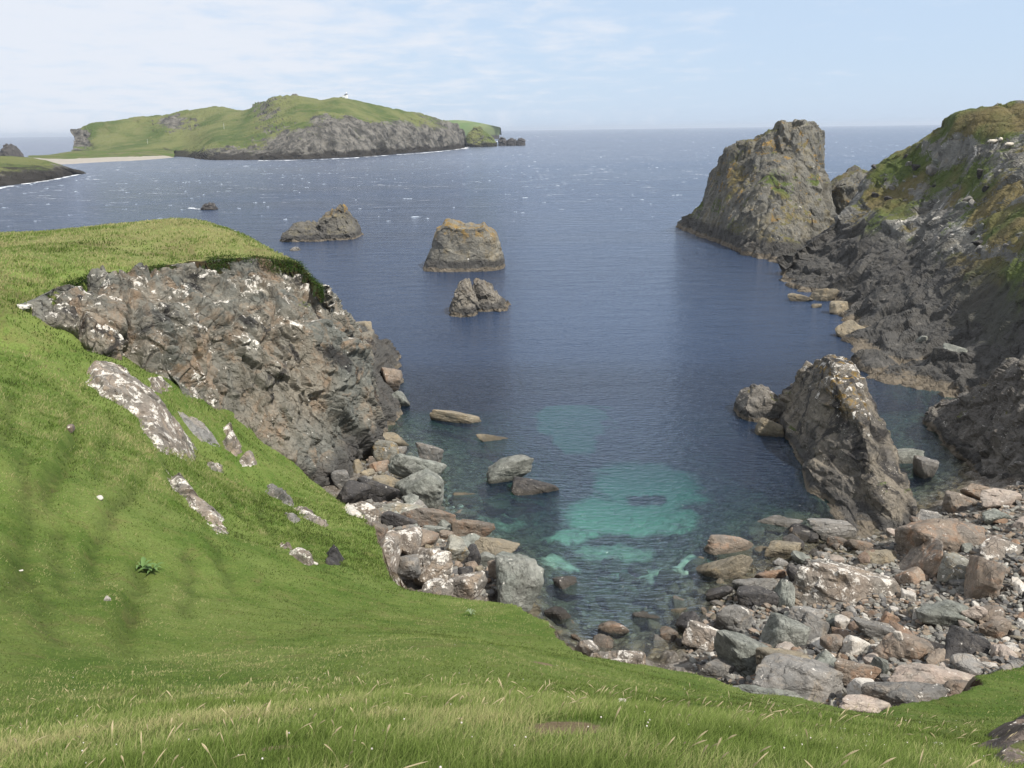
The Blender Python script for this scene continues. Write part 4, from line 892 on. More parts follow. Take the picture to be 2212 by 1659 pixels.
B = [ # u, v, w, h, zc, tilt, mat, label
 # left shelf under the cliff
 (845, 952, 75, 36, 0.4, -8, M_tan, 'tan flat boulder farthest out at the foot of the brown cliff'),
 (830, 972, 66, 44, 0.9, -10, M_lo, 'yellow-stained boulder lying on the flat tan one at the foot of the brown cliff'),
 (795, 962, 40, 40, 0.7, 0, M_dk, 'dark boulder wedged between the brown cliff and the yellow-stained boulder'),
 (824, 1011, 50, 34, 0.3, 0, M_br, 'brown boulder in the yellowish rock pool below the cliff'),
 (775, 1012, 32, 44, 0.5, 10, M_tan, 'yellowish boulder stuck upright against the foot of the cliff'),
 (862, 979, 30, 28, 0.4, 0, M_gr, 'small grey boulder beside the yellow-stained one'),
 (934, 982, 74, 40, 0.7, -18, M_gr, 'grey boulder with a pale tip at the outer edge of the left rocks'),
 (918, 1018, 136, 52, 1.0, -20, M_gn, 'long green-grey slab sloping right to the water on the left shore'),
 (922, 1052, 100, 76, 1.3, -38, M_gn, 'broad green-grey slab tilted steeply in the middle of the left rocks'),
 (841, 1048, 84, 40, 1.0, -20, M_tan, 'tan elongated slab behind the black boulder on the left shore'),
 (806, 1062, 94, 60, 1.7, -12, M_dk, 'black rounded boulder at the grass foot on the left shore'),
 (883, 1083, 46, 30, 1.5, -10, M_gn, 'small green-grey boulder right of the black one'),
 (862, 1103, 88, 32, 1.5, -5, M_lo, 'grey slab with an orange edge below the black boulder'),
 (928, 1118, 122, 42, 1.4, -14, M_br, 'long flat brown slab crossing the left rocks'),
 (940, 1149, 56, 24, 1.4, -3, M_gn, 'small flat greenish slab under the long brown one'),
 (1008, 1150, 104, 44, 1.0, -8, M_br, 'brown wedge of rock pointing right to the water on the left shore'),
 (858, 1130, 78, 40, 2.1, -25, M_dk, 'black slab above the white-topped boulder'),
 (1073, 1188, 108, 40, 0.9, -20, M_tan, 'long tan rounded boulder near the inner corner of the left rocks'),
 (1049, 1206, 38, 28, 1.3, -18, M_gn, 'small pale green-grey stone beside the long tan boulder'),
 (878, 1172, 64, 60, 2.7, -10, M_li, 'boulder capped with thick white lichen, nearest the grass edge'),
 (982, 1187, 64, 54, 2.2, -15, M_lo, 'grey boulder with orange and white lichen on top'),
 (1016, 1202, 34, 56, 1.7, -20, M_dk, 'narrow black rock right of the orange-lichened boulder'),
 (936, 1228, 98, 70, 3.1, 0, M_li, 'big brown boulder spotted white in the corner of the left rocks'),
 (842, 1200, 58, 104, 4.2, -18, M_li, 'tall white-blotched rock wall along the grass edge'),
 (940, 1272, 72, 40, 4.6, 8, M_li, 'white lichened block left of two along the lawn edge'),
 (1007, 1268, 80, 50, 4.4, 12, M_li, 'white lichened block right of two along the lawn edge'),
 (1002, 1238, 36, 28, 3.0, 0, M_dk, 'small dark stone under the white lichened block'),
 (1082, 1226, 50, 36, 1.8, 5, M_br, 'brown block behind the smooth grey slab'),
 (850, 818, 60, 46, 1.4, -10, M_br, 'brown knob of rock at the waterline tip of the cliff'),
 (866, 862, 44, 40, 0.6, 35, M_gn, 'grey knob of rock at the waterline just below the brown one'),
 (783, 708, 36, 24, 0.7, 0, M_tan, 'small tan boulder at the waterline farthest along the cliff foot'),
 (790, 738, 50, 30, 0.6, -15, M_gn, 'grey boulder at the waterline behind the cliff nose'),
 (1096, 1014, 108, 50, 0.7, 8, M_gn, 'grey rock with a dark folded crest standing in the water off the left shore'),
 (1150, 1054, 112, 36, 0.2, -14, M_dk, 'dark low rock just right of the folded grey one in the water'),
 (985, 906, 102, 30, 0.15, -10, M_tan, 'low tan rock barely above the water off the cliff'),
 (1083, 958, 100, 32, -0.45, -12, M_tan, 'pale rock lying just under the water past the low tan one'),
 (1010, 1078, 60, 30, -0.45, -5, M_tan, 'pale submerged rock nearest the left shore'),
 (1062, 1096, 70, 30, -0.55, 0, M_tan, 'pale submerged rock second from the left shore'),
 (1108, 1106, 52, 22, -0.6, 0, M_gn, 'greenish submerged rock third from the left shore'),
 (1000, 1112, 58, 26, -0.35, 5, M_gr, 'grey submerged rock against the brown wedge on the left shore'),
 (1207, 1329, 66, 38, -0.1, 8, M_dk, 'dark boulder in the shallows just off the lawn corner'),
 (1228, 1268, 76, 40, -0.25, 5, M_dk, 'dark round boulder under water beside the smooth grey slab'),
 (1325, 1362, 72, 32, -0.1, -5, M_br, 'brown boulder awash in the shallows below the lawn corner'),
 (1400, 1338, 62, 30, -0.35, -5, M_dk, 'weed-dark boulder under water in the middle of the shallows'),
 (1492, 1352, 54, 44, 0.25, 20, M_dk, 'dark boulder at the edge of the shallows left of the grey beach rocks'),
 (1395, 1290, 66, 26, -0.6, 0, M_dk, 'submerged dark rock in front of the teal sand'),
 (1310, 1300, 66, 30, -0.55, 4, M_dk, 'submerged dark rock left of centre in the shallows'),
 (1460, 1325, 40, 22, -0.15, 0, M_tan, 'yellowish stone in the shallows beside the dark boulder'),
 (1347, 1430, 132, 60, 1.3, -8, M_li, 'white-speckled grey rock against the lawn edge, left end of the beach'),
 (1272, 1408, 60, 44, 1.0, -35, M_li, 'white-edged narrow rock under the lawn corner'),
 (768, 1062, 66, 50, 2.2, -10, M_dk, 'dark rock between the cliff foot and the black boulder'),
 (792, 1112, 84, 50, 3.2, -30, M_li, 'white-blotched boulder hugging the grass edge above the black slab'),
 (822, 1160, 44, 60, 4.0, -15, M_br, 'brown rock jammed between the grass edge and the white-topped boulder'),
 (742, 1038, 50, 40, 1.6, -10, M_gr, 'grey rock tucked between the grass foot and the cliff'),
 (880, 1225, 50, 46, 3.6, 0, M_gr, 'grey rock behind the tall white-blotched wall'),
 # right shore
 (1560, 1236, 116, 52, 0.1, 28, M_tan, 'long tan boulder slanting up to the right in the shallows'),
 (1576, 1184, 118, 44, 0.0, -10, M_br, 'flat dark-grey boulder with a tan right end in the shallows'),
 (1698, 1190, 76, 34, 0.3, -4, M_tan, 'oval tan boulder with a dark underside in the shallows'),
 (1630, 1154, 42, 24, -0.35, 0, M_lo, 'yellow-green stone under the shallow water'),
 (1684, 1138, 104, 32, -0.35, 0, M_gr, 'broad grey boulder under the water by the leaning fin'),
 (1802, 1142, 106, 36, 0.35, -6, M_gr, 'long grey boulder against the foot of the leaning fin'),
 (1759, 1154, 54, 24, 0.1, 0, M_gr, 'small grey boulder left of the long one by the fin'),
 (1899, 1212, 68, 42, 0.7, 6, M_tan, 'sandy-coloured block below the foot of the fin'),
 (1815, 1174, 44, 26, 0.2, -10, M_br, 'brown boulder between the shallows and the fin'),
 (1858, 1180, 44, 24, 0.3, -12, M_br, 'brown boulder touching the fin foot'),
 (1690, 1222, 40, 28, 0.1, -10, M_gr, 'round grey stone under the oval tan boulder'),
 (1772, 1200, 32, 20, 0.2, 0, M_gr, 'small round grey stone in the middle of the shallow boulders'),
 (1766, 1222, 46, 20, 0.3, -8, M_gr, 'flat grey stone above the big white-patched boulder'),
 (1660, 1243, 70, 18, 0.4, 3, M_ru, 'flat rusty-edged slab lying on grey rocks'),
 (1631, 1266, 84, 36, 0.4, 10, M_gr, 'smooth grey slab under the rusty-edged one'),
 (1640, 1300, 98, 54, 0.6, 0, M_dk, 'dark block at the left end of the big beach boulders'),
 (1689, 1290, 34, 76, 0.8, -12, M_gn, 'narrow upright green-grey rock left of the big white-patched boulder'),
 (1727, 1250, 60, 40, 0.6, -30, M_dk, 'dark rock behind the narrow upright one'),
 (1825, 1282, 232, 112, 1.0, -14, M_li, 'biggest boulder of the beach, grey with white lichen patches'),
 (1956, 1292, 30, 30, 1.6, 0, M_wh, 'white rounded stone at the right end of the biggest boulder'),
 (1988, 1334, 42, 40, 2.2, -10, M_wh, 'off-white rounded stone below the brown triangular rock'),
 (1815, 1350, 30, 30, 2.1, 0, M_wh, 'bright white knobbly stone below the biggest boulder'),
 (1857, 1352, 34, 30, 2.2, -30, M_ru, 'rust-orange slab left of two below the biggest boulder'),
 (1920, 1340, 36, 30, 2.3, -30, M_ru, 'rust-orange slab right of two below the biggest boulder'),
 (2052, 1172, 152, 100, 1.9, -14, M_br, 'huge tan-brown slab with mossy yellow top at the right of the beach'),
 (2003, 1215, 58, 112, 1.6, -28, M_br, 'tall brown flake leaning on the huge tan slab'),
 (2060, 1229, 62, 48, 2.7, 0, M_lo, 'cream knobbly lump at the foot of the huge tan slab'),
 (1966, 1260, 60, 60, 1.4, 25, M_br, 'brown triangular rock left of the leaning flake'),
 (2126, 1258, 72, 84, 2.9, -28, M_br, 'brown pointed boulder right of the huge tan slab'),
 (2156, 1190, 74, 52, 2.6, -20, M_li, 'pale pinkish boulder up beyond the brown pointed one'),
 (1590, 1342, 92, 70, 0.9, -15, M_gr, 'brown-grey boulder behind the pale beach slabs, at the edge of the shallows'),
 (1682, 1376, 90, 74, 1.9, -25, M_gn, 'smooth pale green boulder with a grey crown'),
 (1527, 1382, 80, 50, 0.7, -20, M_li, 'grey rock crusted white at the lower left of the beach'),
 (1757, 1364, 80, 64, 2.0, -30, M_gr, 'grey ridged boulder right of the pale green one'),
 (1618, 1432, 128, 92, 2.1, -20, M_gn, 'pale grey-green boulder over the lawn edge at the lower left of the beach'),
 (1738, 1474, 196, 84, 3.3, -12, M_gr, 'large grey-brown boulder against the lawn, lower middle of the beach'),
 (1700, 1436, 110, 56, 2.9, -10, M_tan, 'buff rounded rock on top of the large grey-brown one'),
 (1799, 1390, 48, 34, 2.7, 0, M_br, 'chocolate brown stone beside the cream one'),
 (1846, 1398, 52, 44, 2.8, -25, M_wh, 'cream oval stone in the middle of the beach'),
 (1952, 1408, 138, 76, 3.1, -14, M_br, 'mossy tan boulder with a small white stone on it'),
 (1778, 1434, 60, 58, 3.0, -30, M_gn, 'flat green-grey slab between the cream stone and the large grey-brown boulder'),
 (1907, 1446, 34, 42, 3.6, -30, M_gn, 'olive oval stone leaning under the mossy boulder'),
 (1848, 1452, 82, 44, 3.6, -8, M_br, 'brown block in the lower middle of the beach'),
 (2006, 1472, 164, 66, 4.3, -14, M_pk, 'big pale pinkish slab near the lawn'),
 (1990, 1516, 172, 46, 4.7, 4, M_gr, 'long grey slab half buried in the lawn edge'),
 (1864, 1490, 58, 42, 4.2, -10, M_wh, 'cream block beside the large grey-brown boulder'),
 (2155, 1358, 72, 42, 3.9, -8, M_br, 'flat-topped brown boulder toward the right edge'),
 (2078, 1404, 66, 80, 4.0, -35, M_dk, 'dark red-brown boulder with a deep shadow, right side of the beach'),
 (2170, 1420, 32, 44, 4.6, -20, M_pk, 'salmon-pink stone near the right edge'),
 (2200, 1410, 34, 30, 4.7, 10, M_wh, 'cream yellow stone at the right edge'),
 (2185, 1453, 42, 42, 5.1, 15, M_gr, 'grey block under the salmon-pink stone'),
 (2114, 1323, 54, 26, 3.5, -25, M_pk, 'long pale pink stone below the brown pointed boulder'),
 (1655, 1508, 150, 46, 3.2, -6, M_gn, 'flat pale bedrock slab showing over the lawn edge left of the large grey-brown boulder'),
 (1568, 1448, 110, 44, 1.6, -14, M_gr, 'low grey bedrock slab at the lower left corner of the beach'),
 (1890, 1532, 120, 36, 4.4, -4, M_pk, 'low pinkish bedrock slab touching the lawn below the beach'),
 (2092, 1502, 110, 44, 5.0, -8, M_br, 'brown bedrock slab at the lawn edge right of the pale pinkish one'),
 (1900, 1368, 110, 46, 2.4, -16, M_gr, 'flat grey slab between the rust-orange pair and the mossy boulder'),
 (2065, 1330, 120, 48, 3.1, -18, M_gn, 'flat greenish slab in front of the brown pointed boulder'),
 (1735, 1330, 70, 36, 1.5, -8, M_gr, 'flat grey slab tucked under the biggest boulder'),
 (1967, 985, 84, 34, 0.35, 8, M_gn, 'flat grey slab with a dark end in the pool behind the fin'),
 (2000, 1014, 66, 50, 0.3, -10, M_gr, 'grey block standing in the pool behind the fin'),
 (1672, 932, 60, 40, 0.2, -25, M_tan, 'tan ledge at the waterline under the seaward end of the fin'),
 (2060, 1085, 70, 40, 1.2, -20, M_br, 'brown slab below the dark spur'),
 (2110, 1062, 90, 30, 1.6, -15, M_br, 'brown-edged slab below the dark spur'),
 (2170, 1080, 90, 40, 2.2, -12, M_pk, 'pinkish slab at the right edge below the spur'),
 (2010, 1120, 50, 30, 0.9, -10, M_gr, 'grey stone between the fin foot and the huge tan slab'),
 (2150, 1120, 60, 34, 2.2, -35, M_gn, 'pale green stone at the right edge above the huge tan slab'),
 (1720, 645, 60, 22, 0.3, -18, M_tan, 'tan ledge at the waterline under the tip of the right headland'),
 (1780, 640, 50, 34, 0.6, 0, M_tan, 'tan block at the waterline below the headland'),
 (1810, 668, 40, 28, 0.5, 0, M_tan, 'tan waterline stone below the block on the right headland shore'),
 (1760, 662, 24, 12, 0.1, 0, M_tan, 'tiny tan stone alone in the water off the right headland'),
 (1845, 720, 60, 44, 0.4, -40, M_tan, 'tan ledge where the right headland turns into the cove'),
]
loft([(928, 1586, 1705), (900, 1588, 1700), (870, 1596, 1695), (850, 1608, 1690), (840, 1622, 1680)], [(1584, 900), (1596, 862), (1612, 846), (1640, 840), (1672, 850), (1700, 870)], 69.0, 2.4, [(2.0, .35), (.8, .16), (.35, .05)], 58, 'islet_rock', M_spur, 'low dark rock with a tan foot at the seaward end of the leaning fin', 'sea rock', nz_=40, na=140)
for k, r in enumerate(B):
    boulder(*r[:8], seed=100+k, sub=5 if max(r[2], r[3]) > 75 else 4)
o = boulder(1112, 1256, 104, 112, 2.0, 0, M_gn, 'smooth blocky blue-grey slab dropping to the water at the inner corner of the lawn', 400, sub=5, depth=0.8)
boulder(1941, 1372, 16, 16, 4.6, 0, M_wh, 'small white stone sitting on the mossy tan boulder', 402, name='stone', cat='stone', sub=3)

# small stones strewn between the boulders: countable, so each its own object
rng = np.random.default_rng(7)
protos = []
def ground_hit(u, v, fn):
    return march(np.array(u, float), np.array(v, float), fn, 8, 120, 200)
def scatter(n, poly, fn, sizes, mats, label, group, seed, name='stone', cat='stone', zmin=-0.9, sub=3, sink=0.25):
    rng = np.random.default_rng(seed); poly = np.array(poly, float)
    lo, hi = poly.min(0), poly.max(0); pts = []
    while len(pts) < n*2:
        c = rng.uniform(lo, hi, (400, 2)); c = c[inside(c, poly)]; pts += list(c)
    pts = np.array(pts)[:n*2]; w = ground_hit(pts[:, 0], pts[:, 1], fn)
    w = w[~np.isnan(w[:, 0])]; w = w[w[:, 2] > zmin][:n]
    meshes = {}
    for k in range(5):
        vv, f = rock_shape(sub, seed*10+k, rough=0.8)
        for mi, mt in enumerate(mats):
            me = mesh_np(name, vv+np.array([0, 0, 1.0]), f); me.materials.append(mt); meshes[(k, mi)] = me
    first = True
    for i, p in enumerate(w):
        mi = rng.integers(len(mats)); s = sizes[0]*(sizes[1]/sizes[0])**(rng.random()**1.6)
        o = bpy.data.objects.new(name, meshes[(rng.integers(5), mi)]); COL.objects.link(o)
        sz = s*rng.uniform(0.35, 0.7); o.scale = (s, s*rng.uniform(.6, .95), sz)
        o.location = (p[0], p[1], p[2]-sz*(sink+0.2)); o.rotation_euler = (rng.uniform(-.4, .4), rng.uniform(-.4, .4), rng.uniform(0, 6.28))
        lb = label[mi] if isinstance(label, (list, tuple)) else label
        tag(o, lb, cat, group)
    return w
beach_poly = [(1480, 1400), (1560, 1290), (1640, 1240), (1760, 1190), (1900, 1160), (2000, 1110), (2212, 1040), (2300, 1040), (2300, 1420), (2080, 1500), (1900, 1540), (1640, 1500), (1500, 1450)]
BM = [M_gr, M_gr, M_br, M_gn, M_gn, M_wh, M_pk, M_ru, M_tan, M_dk, M_br]
BL = ['grey', 'grey', 'brown', 'greenish', 'greenish', 'white', 'pinkish', 'rusty', 'tan', 'dark', 'brown']
scatter(155, beach_poly, shoref, (0.25, 0.75), BM, ['small %s stone in the jumble between the beach boulders' % x for x in BL], 'small stones of the beach', 3)
scatter(55, [(770, 980), (870, 960), (960, 1040), (1060, 1130), (1130, 1200), (1050, 1250), (900, 1240), (800, 1090)], shoref, (0.3, 0.95), [M_gr, M_br, M_gn, M_tan], ['small %s stone wedged among the left shore slabs' % x for x in ('grey', 'brown', 'greenish', 'tan')], 'small stones of the left shore', 4)
scatter(75, [(1180, 1310), (1230, 1240), (1330, 1230), (1480, 1260), (1560, 1130), (1700, 1120), (1850, 1170), (1640, 1240), (1480, 1400), (1250, 1400)], shoref, (0.3, 1.1), [M_dk, M_br, M_tan, M_gr], ['small %s stone lying in the shallow water of the cove' % x for x in ('dark', 'brown', 'tan', 'grey')], 'stones in the shallows', 5, zmin=-1.6)
# finer rubble nobody could count
rng = np.random.default_rng(12)
def rubble(n, poly, seed, name, label, smin=0.06, smax=0.2):
    rng = np.random.default_rng(seed); poly = np.array(poly, float); lo, hi = poly.min(0), poly.max(0)
    c = rng.uniform(lo, hi, (n*3, 2)); c = c[inside(c, poly)][:n]; w = ground_hit(c[:, 0], c[:, 1], shoref); w = w[~np.isnan(w[:, 0])]
    shp = [rock_shape(2, 900+k) for k in range(6)]; f0_ = shp[0][1]; nv = len(shp[0][0]); V = []; T = []
    for i, p in enumerate(w):
        vv = shp[i % 6][0]; s = smin*(smax/smin)**rng.random(); R = rotm('Z', rng.uniform(0, 360))@rotm('X', rng.uniform(-30, 30))
        V.append((vv*np.array([s, s*.8, s*.5]))@R.T+p+np.array([0, 0, s*.2])); T.append(np.full(nv, rng.random()))
    V = np.vstack(V); Fq = np.vstack([f0_+k*nv for k in range(len(w))])
    me = mesh_np(name, V, Fq); attr(me, 'tint', np.concatenate(T)); return me
m = NT('rubble'); rp = m.n('ShaderNodeValToRGB'); m.l(m.attr('tint'), rp.inputs[0]); el = rp.color_ramp.elements
rp.color_ramp.interpolation = 'CONSTANT'
for k, (pp, cc_) in enumerate([(0, (.20, .19, .17)), (.3, (.13, .125, .12)), (.45, (.25, .20, .15)), (.6, (.26, .25, .22)), (.76, (.29, .23, .18)), (.88, (.19, .13, .09)), (.9, (.5, .47, .42)), (.96, (.07, .065, .06))]):
    e_ = el[k] if k < 2 else el.new(pp); e_.position = pp; e_.color = (*cc_, 1)
cx = m.mix(1.0, rp.outputs[0], m.mix(m.noise(8, 4, .7), (.5, .5, .5), (1.2, 1.2, 1.2)), 'MULTIPLY')
M_rub = m.finish(cx, .9, m.bump(m.noise(20, 4, .7), .02), .2)
tag(link(rubble(9500, beach_poly[:6]+[(2212, 1040), (2620, 1060), (2620, 1400), (2300, 1420)]+beach_poly[9:], 21, 'rubble', '', 0.07, 0.26), 'rubble', M_rub), 'fine mixed rubble filling the gaps of the stony beach', 'rubble', kind='stuff')
tag(link(rubble(1500, [(770, 980), (870, 960), (960, 1040), (1060, 1130), (1150, 1260), (1050, 1290), (900, 1260), (800, 1090)], 22, 'rubble', '', 0.08, 0.34), 'rubble', M_rub), 'fine rubble between the left shore slabs', 'rubble', kind='stuff')

# pale rocks sticking out of the right headland, from its own surface
rng = np.random.default_rng(31)
Rr = HEADG.shape[0]; rowi = np.repeat(np.arange(Rr), HEADG.shape[1])
hcands = []
for (cu, cv, ru, rv, n_) in [(1935, 385, 60, 55, 14), (2000, 400, 60, 60, 7), (2060, 470, 60, 60, 4), (2120, 410, 60, 50, 4), (2150, 520, 60, 70, 5), (2000, 760, 110, 60, 4)]:
    mk = (((uu_-cu)/ru)**2+((vv_-cv)/rv)**2 < 1) & (rowi > 45)
    idx = np.where(mk)[0]
    if len(idx): hcands += list(rng.choice(idx, min(n_, len(idx)), replace=False))
hm = []
for k in range(5):
    vv2, f2_ = rock_shape(3, 700+k)
    for mt in (M_gr, M_gn, M_dk):
        me = mesh_np('outcrop_rock', vv2, f2_); me.materials.append(mt); hm.append(me)
for i in hcands:
    s = rng.uniform(0.5, 1.35); p = HG2[i]
    me = hm[rng.integers(15)]; o = bpy.data.objects.new('outcrop_rock', me); COL.objects.link(o)
    o.location = tuple(p+np.array([.1, .15, -0.1])); o.scale = (s, s*.8, s*rng.uniform(.35, .6)); o.rotation_euler = (rng.uniform(-.3, .3), rng.uniform(-.1, .7), rng.uniform(-.6, .6))
    kind_ = me.materials[0]
    tag(o, {'grey_stone': 'grey slab jutting from the grass of the right headland', 'green_grey_stone': 'pale greenish rock jutting from the right headland', 'dark_stone': 'dark rock jutting from the right headland'}[kind_.name], 'rock', 'rocks jutting from the right headland')

# ------------------------------------------------------------------ rock outcrops in the grass (bulging out of the ground)
def outcrop(poly, bulge, mat, label, seed, n=70, fn=None, amps=((1.4, .28), (.5, .12)), sinkd=0.25):
    fn = fn or hillf
    c = np.array(poly, float); 
    w = march(c[:, 0], c[:, 1], fn, 3, 90, 400)
    ok = ~np.isnan(w[:, 0]); w = w[ok]
    lo, hi = w[:, :2].min(0)-.1, w[:, :2].max(0)+.1
    st = max((hi-lo).max()/n/1.6, 0.05)
    X, Yy = np.meshgrid(np.arange(lo[0], hi[0], st), np.arange(lo[1], hi[1], st)); q_ = np.stack([X.ravel(), Yy.ravel()], -1)
    i3 = np.stack([q_[:, 0], q_[:, 1], q_[:, 0]*0], -1)
    ins_ = inside(q_, w); d, _, _ = seg_dist(q_, np.vstack([w, w[:1]])); sd = np.where(ins_, d, -d)+0.30*fbm(i3/.8, seed, 4)-.04
    inr = max(sd.max(), .2); g = fn(q_)
    up_ = sstep(-0.05, min(0.55, inr*.7), sd)*bulge*.72*(0.7+0.3*sd/inr)
    z = g - sinkd*sstep(0.05, -0.3, sd) + up_
    P3 = np.stack([q_[:, 0], q_[:, 1], z], -1)
    dd = 0
    for k, (s, a) in enumerate(amps): dd = dd + a*facets(P3*1.0, s, seed+k*9)
    z = z + dd*sstep(0, .2, sd)
    P3 = P3 + np.stack([dd*.5*sstep(0, .2, sd), -dd*.5*sstep(0, .2, sd), z-P3[:, 2]], -1)
    fc = grid_faces(X.shape[0], X.shape[1]); fc = fc[(sd > -0.3)[fc].all(1)]
    used = np.unique(fc); rem = -np.ones(len(P3), int); rem[used] = np.arange(len(used))
    return tag(base_obj(P3[used], rem[fc], 'rock_outcrop', mat), label, 'outcrop')
M_br2 = rock_mat('corner_rock', [(0.10, 0.08, 0.07), (0.15, 0.12, 0.10), (0.06, 0.05, 0.045)], 0.35, white=0.3, green=0.4, var=0, bumpd=0.02)
outcrop([(190, 795), (240, 790), (300, 830), (350, 880), (400, 930), (430, 975), (425, 995), (390, 990), (345, 975), (310, 940), (290, 900), (250, 870), (215, 855), (185, 830)], 0.9, M_li, 'largest whale-backed rock showing through the left slope, white lichen at its upper end', 501, n=150, amps=((2.0, .22), (.6, .12)))
outcrop([(345, 775), (375, 768), (410, 785), (440, 840), (450, 870), (420, 860), (380, 815), (345, 800)], 0.8, M_li, 'white-topped rock knob in the gully beside the brown cliff', 502)
outcrop([(318, 818), (345, 813), (370, 833), (366, 848), (330, 844)], 0.6, M_li, 'small white-topped rock above the whale-backed one', 503)
outcrop([(385, 890), (420, 903), (462, 938), (478, 965), (440, 962), (405, 925)], 0.6, M_gr, 'grey strip of rock between the whale-backed rock and the cliff', 504)
outcrop([(485, 925), (500, 928), (522, 975), (510, 988), (485, 968)], 1.0, M_li, 'upright pointed rock in the grass of the gully', 505)
outcrop([(513, 985), (548, 986), (553, 1005), (532, 1017), (513, 1005)], 0.7, M_li, 'squarish white-blotched rock below the upright pointed one', 506)
outcrop([(452, 1002), (482, 1003), (480, 1020), (455, 1014)], 0.4, M_li, 'small flat white rock left of the squarish one', 507)
outcrop([(345, 985), (375, 1028), (410, 1043), (443, 1083), (484, 1118), (492, 1150), (470, 1157), (438, 1122), (408, 1087), (366, 1042)], 0.5, M_li, 'long crest of white rock running down the lawn below the whale-backed rock', 508, n=110)
outcrop([(576, 1048), (597, 1050), (642, 1088), (630, 1096), (580, 1070)], 0.55, M_gr, 'plain grey wedge of rock in the middle of the slope', 509)
outcrop([(628, 1093), (660, 1102), (717, 1136), (706, 1144), (650, 1117)], 0.35, M_li, 'thin pale rib of rock right of the grey wedge', 510)
outcrop([(618, 1110), (650, 1123), (645, 1138), (622, 1128)], 0.35, M_gr, 'small grey rock under the thin pale rib', 511)
outcrop([(603, 1173), (640, 1193), (687, 1218), (672, 1227), (625, 1198)], 0.35, M_li, 'thin white rib of rock lowest on the slope', 512)
outcrop([(700, 1190), (725, 1186), (744, 1203), (742, 1223), (705, 1217)], 0.7, M_dk, 'dark rock under a grass cap near the lawn edge', 513)
outcrop([(662, 1020), (730, 1022), (792, 1072), (818, 1108), (822, 1142), (790, 1132), (750, 1090), (700, 1052)], 0.6, M_li, 'white-blotched rock band above the black boulder at the gully mouth', 514, n=100)
outcrop([(742, 1100), (782, 1103), (790, 1122), (755, 1115)], 0.4, M_wh, 'bright white rock patch in the grass at the gully mouth', 515)
outcrop([(2260, 1535), (2195, 1548), (2150, 1585), (2122, 1625), (2150, 1657), (2260, 1657)], 0.38, M_br2, 'dark rough rock in the lower right corner of the lawn', 516, amps=((.35, .16), (.15, .07), (.06, .02)))
for k, (u, v, w_, h_, lb) in enumerate([(215, 1076, 16, 8, 'small white stone on the left lawn below the dark grass step'), (45, 1237, 12, 8, 'small white stone near the left edge of the lawn'), (233, 1297, 14, 11, 'round white stone low on the left lawn'),
        (1808, 1580, 42, 11, 'flat pale stone lying in the near grass on the right'), (2034, 1616, 34, 11, 'flat pale stone in the grass near the dark corner rock'), (1345, 1520, 18, 10, 'pale stone in the near grass right of centre'),
        (150, 930, 24, 16, 'brown crumbled rock by the dark grass step'), (680, 1219, 14, 8, 'small white stone beside the lowest pale rib'), (560, 900, 10, 8, 'white pebble on the upper gully grass')]):
    w = march(np.array([u]), np.array([v]), hillf)[0]
    if np.isnan(w[0]): continue
    s = np.linalg.norm(w-np.array([0, 0, H]))/F; vv2, f2_ = rock_shape(3, 820+k); vv2 = vv2*np.array([w_*s/2, h_*s*.9, h_*s*.55])
    tag(base_obj(vv2+w+np.array([0, 0, h_*s*.25]), f2_, 'stone', M_br if k == 6 else M_wh), lb, 'stone')

# ------------------------------------------------------------------ lighthouse, tor, poles, posts, sheep, gull
def flat(name, col, rough=.7, nscale=3.0):
    m = NT(name); v = m.mix(m.noise(nscale, 4, .6), tuple(.85*x for x in col), tuple(min(1, 1.1*x) for x in col)); return m.finish(v, rough, None, .3)
M_white = flat('whitewash', (.80, .80, .78)); M_black = flat('black_paint', (.03, .035, .05)); M_glass = flat('lantern_glass', (.12, .15, .2), .2)
def box(bm, c, s):
    r = bmesh.ops.create_cube(bm, size=1.0, matrix=Matrix.Translation(c)@Matrix.Diagonal((*s, 1))); return r
def cyl(bm, c, r1, r2, h, n=20):
    bmesh.ops.create_cone(bm, cap_ends=True, segments=n, radius1=r1, radius2=r2, depth=h, matrix=Matrix.Translation((c[0], c[1], c[2]+h/2)))
def part(name, fill, mat, parent, bev=0.0):
    bm = bmesh.new(); fill(bm)
    if bev: bmesh.ops.bevel(bm, geom=bm.edges[:], offset=bev, segments=2, affect='EDGES')
    me = bpy.data.meshes.new(name); bm.to_mesh(me); bm.free(); return link(me, name, mat, parent)
lp = Y(745.5, 214.6, 1098)
lh = bpy.data.objects.new('lighthouse', None); COL.objects.link(lh); lh.location = tuple(lp)
tag(lh, 'small white lighthouse with a dark gallery on the top of the island', 'lighthouse')
part('building', lambda bm: box(bm, (-0.9, 0, 2.0), (4.4, 3.6, 5.0)), M_white, lh, .08)
part('roof', lambda bm: box(bm, (-0.9, 0, 4.62), (4.7, 3.9, 0.22)), M_white, lh)
part('tower', lambda bm: cyl(bm, (2.3, 0, -0.5), 1.15, 1.0, 6.4), M_white, lh)
gal = part('gallery', lambda bm: (cyl(bm, (2.3, 0, 5.93), 1.5, 1.5, .8), box(bm, (0.3, 0, 5.3), (2.0, 1.0, 1.1))), M_black, lh)
part('lantern', lambda bm: cyl(bm, (2.3, 0, 6.75), .62, .62, 1.1, 12), M_white, lh)
part('lantern_roof', lambda bm: cyl(bm, (2.3, 0, 7.87), .75, .05, .7, 12), M_white, lh)
dr = part('door', lambda bm: box(bm, (-1.1, -1.84, 1.0), (1.3, .12, 2.4)), M_black, lh)
for x in (-2.4, 0.4):
    part('window', lambda bm: box(bm, (x, -1.83, 2.6), (.7, .1, .9)), M_glass, lh)
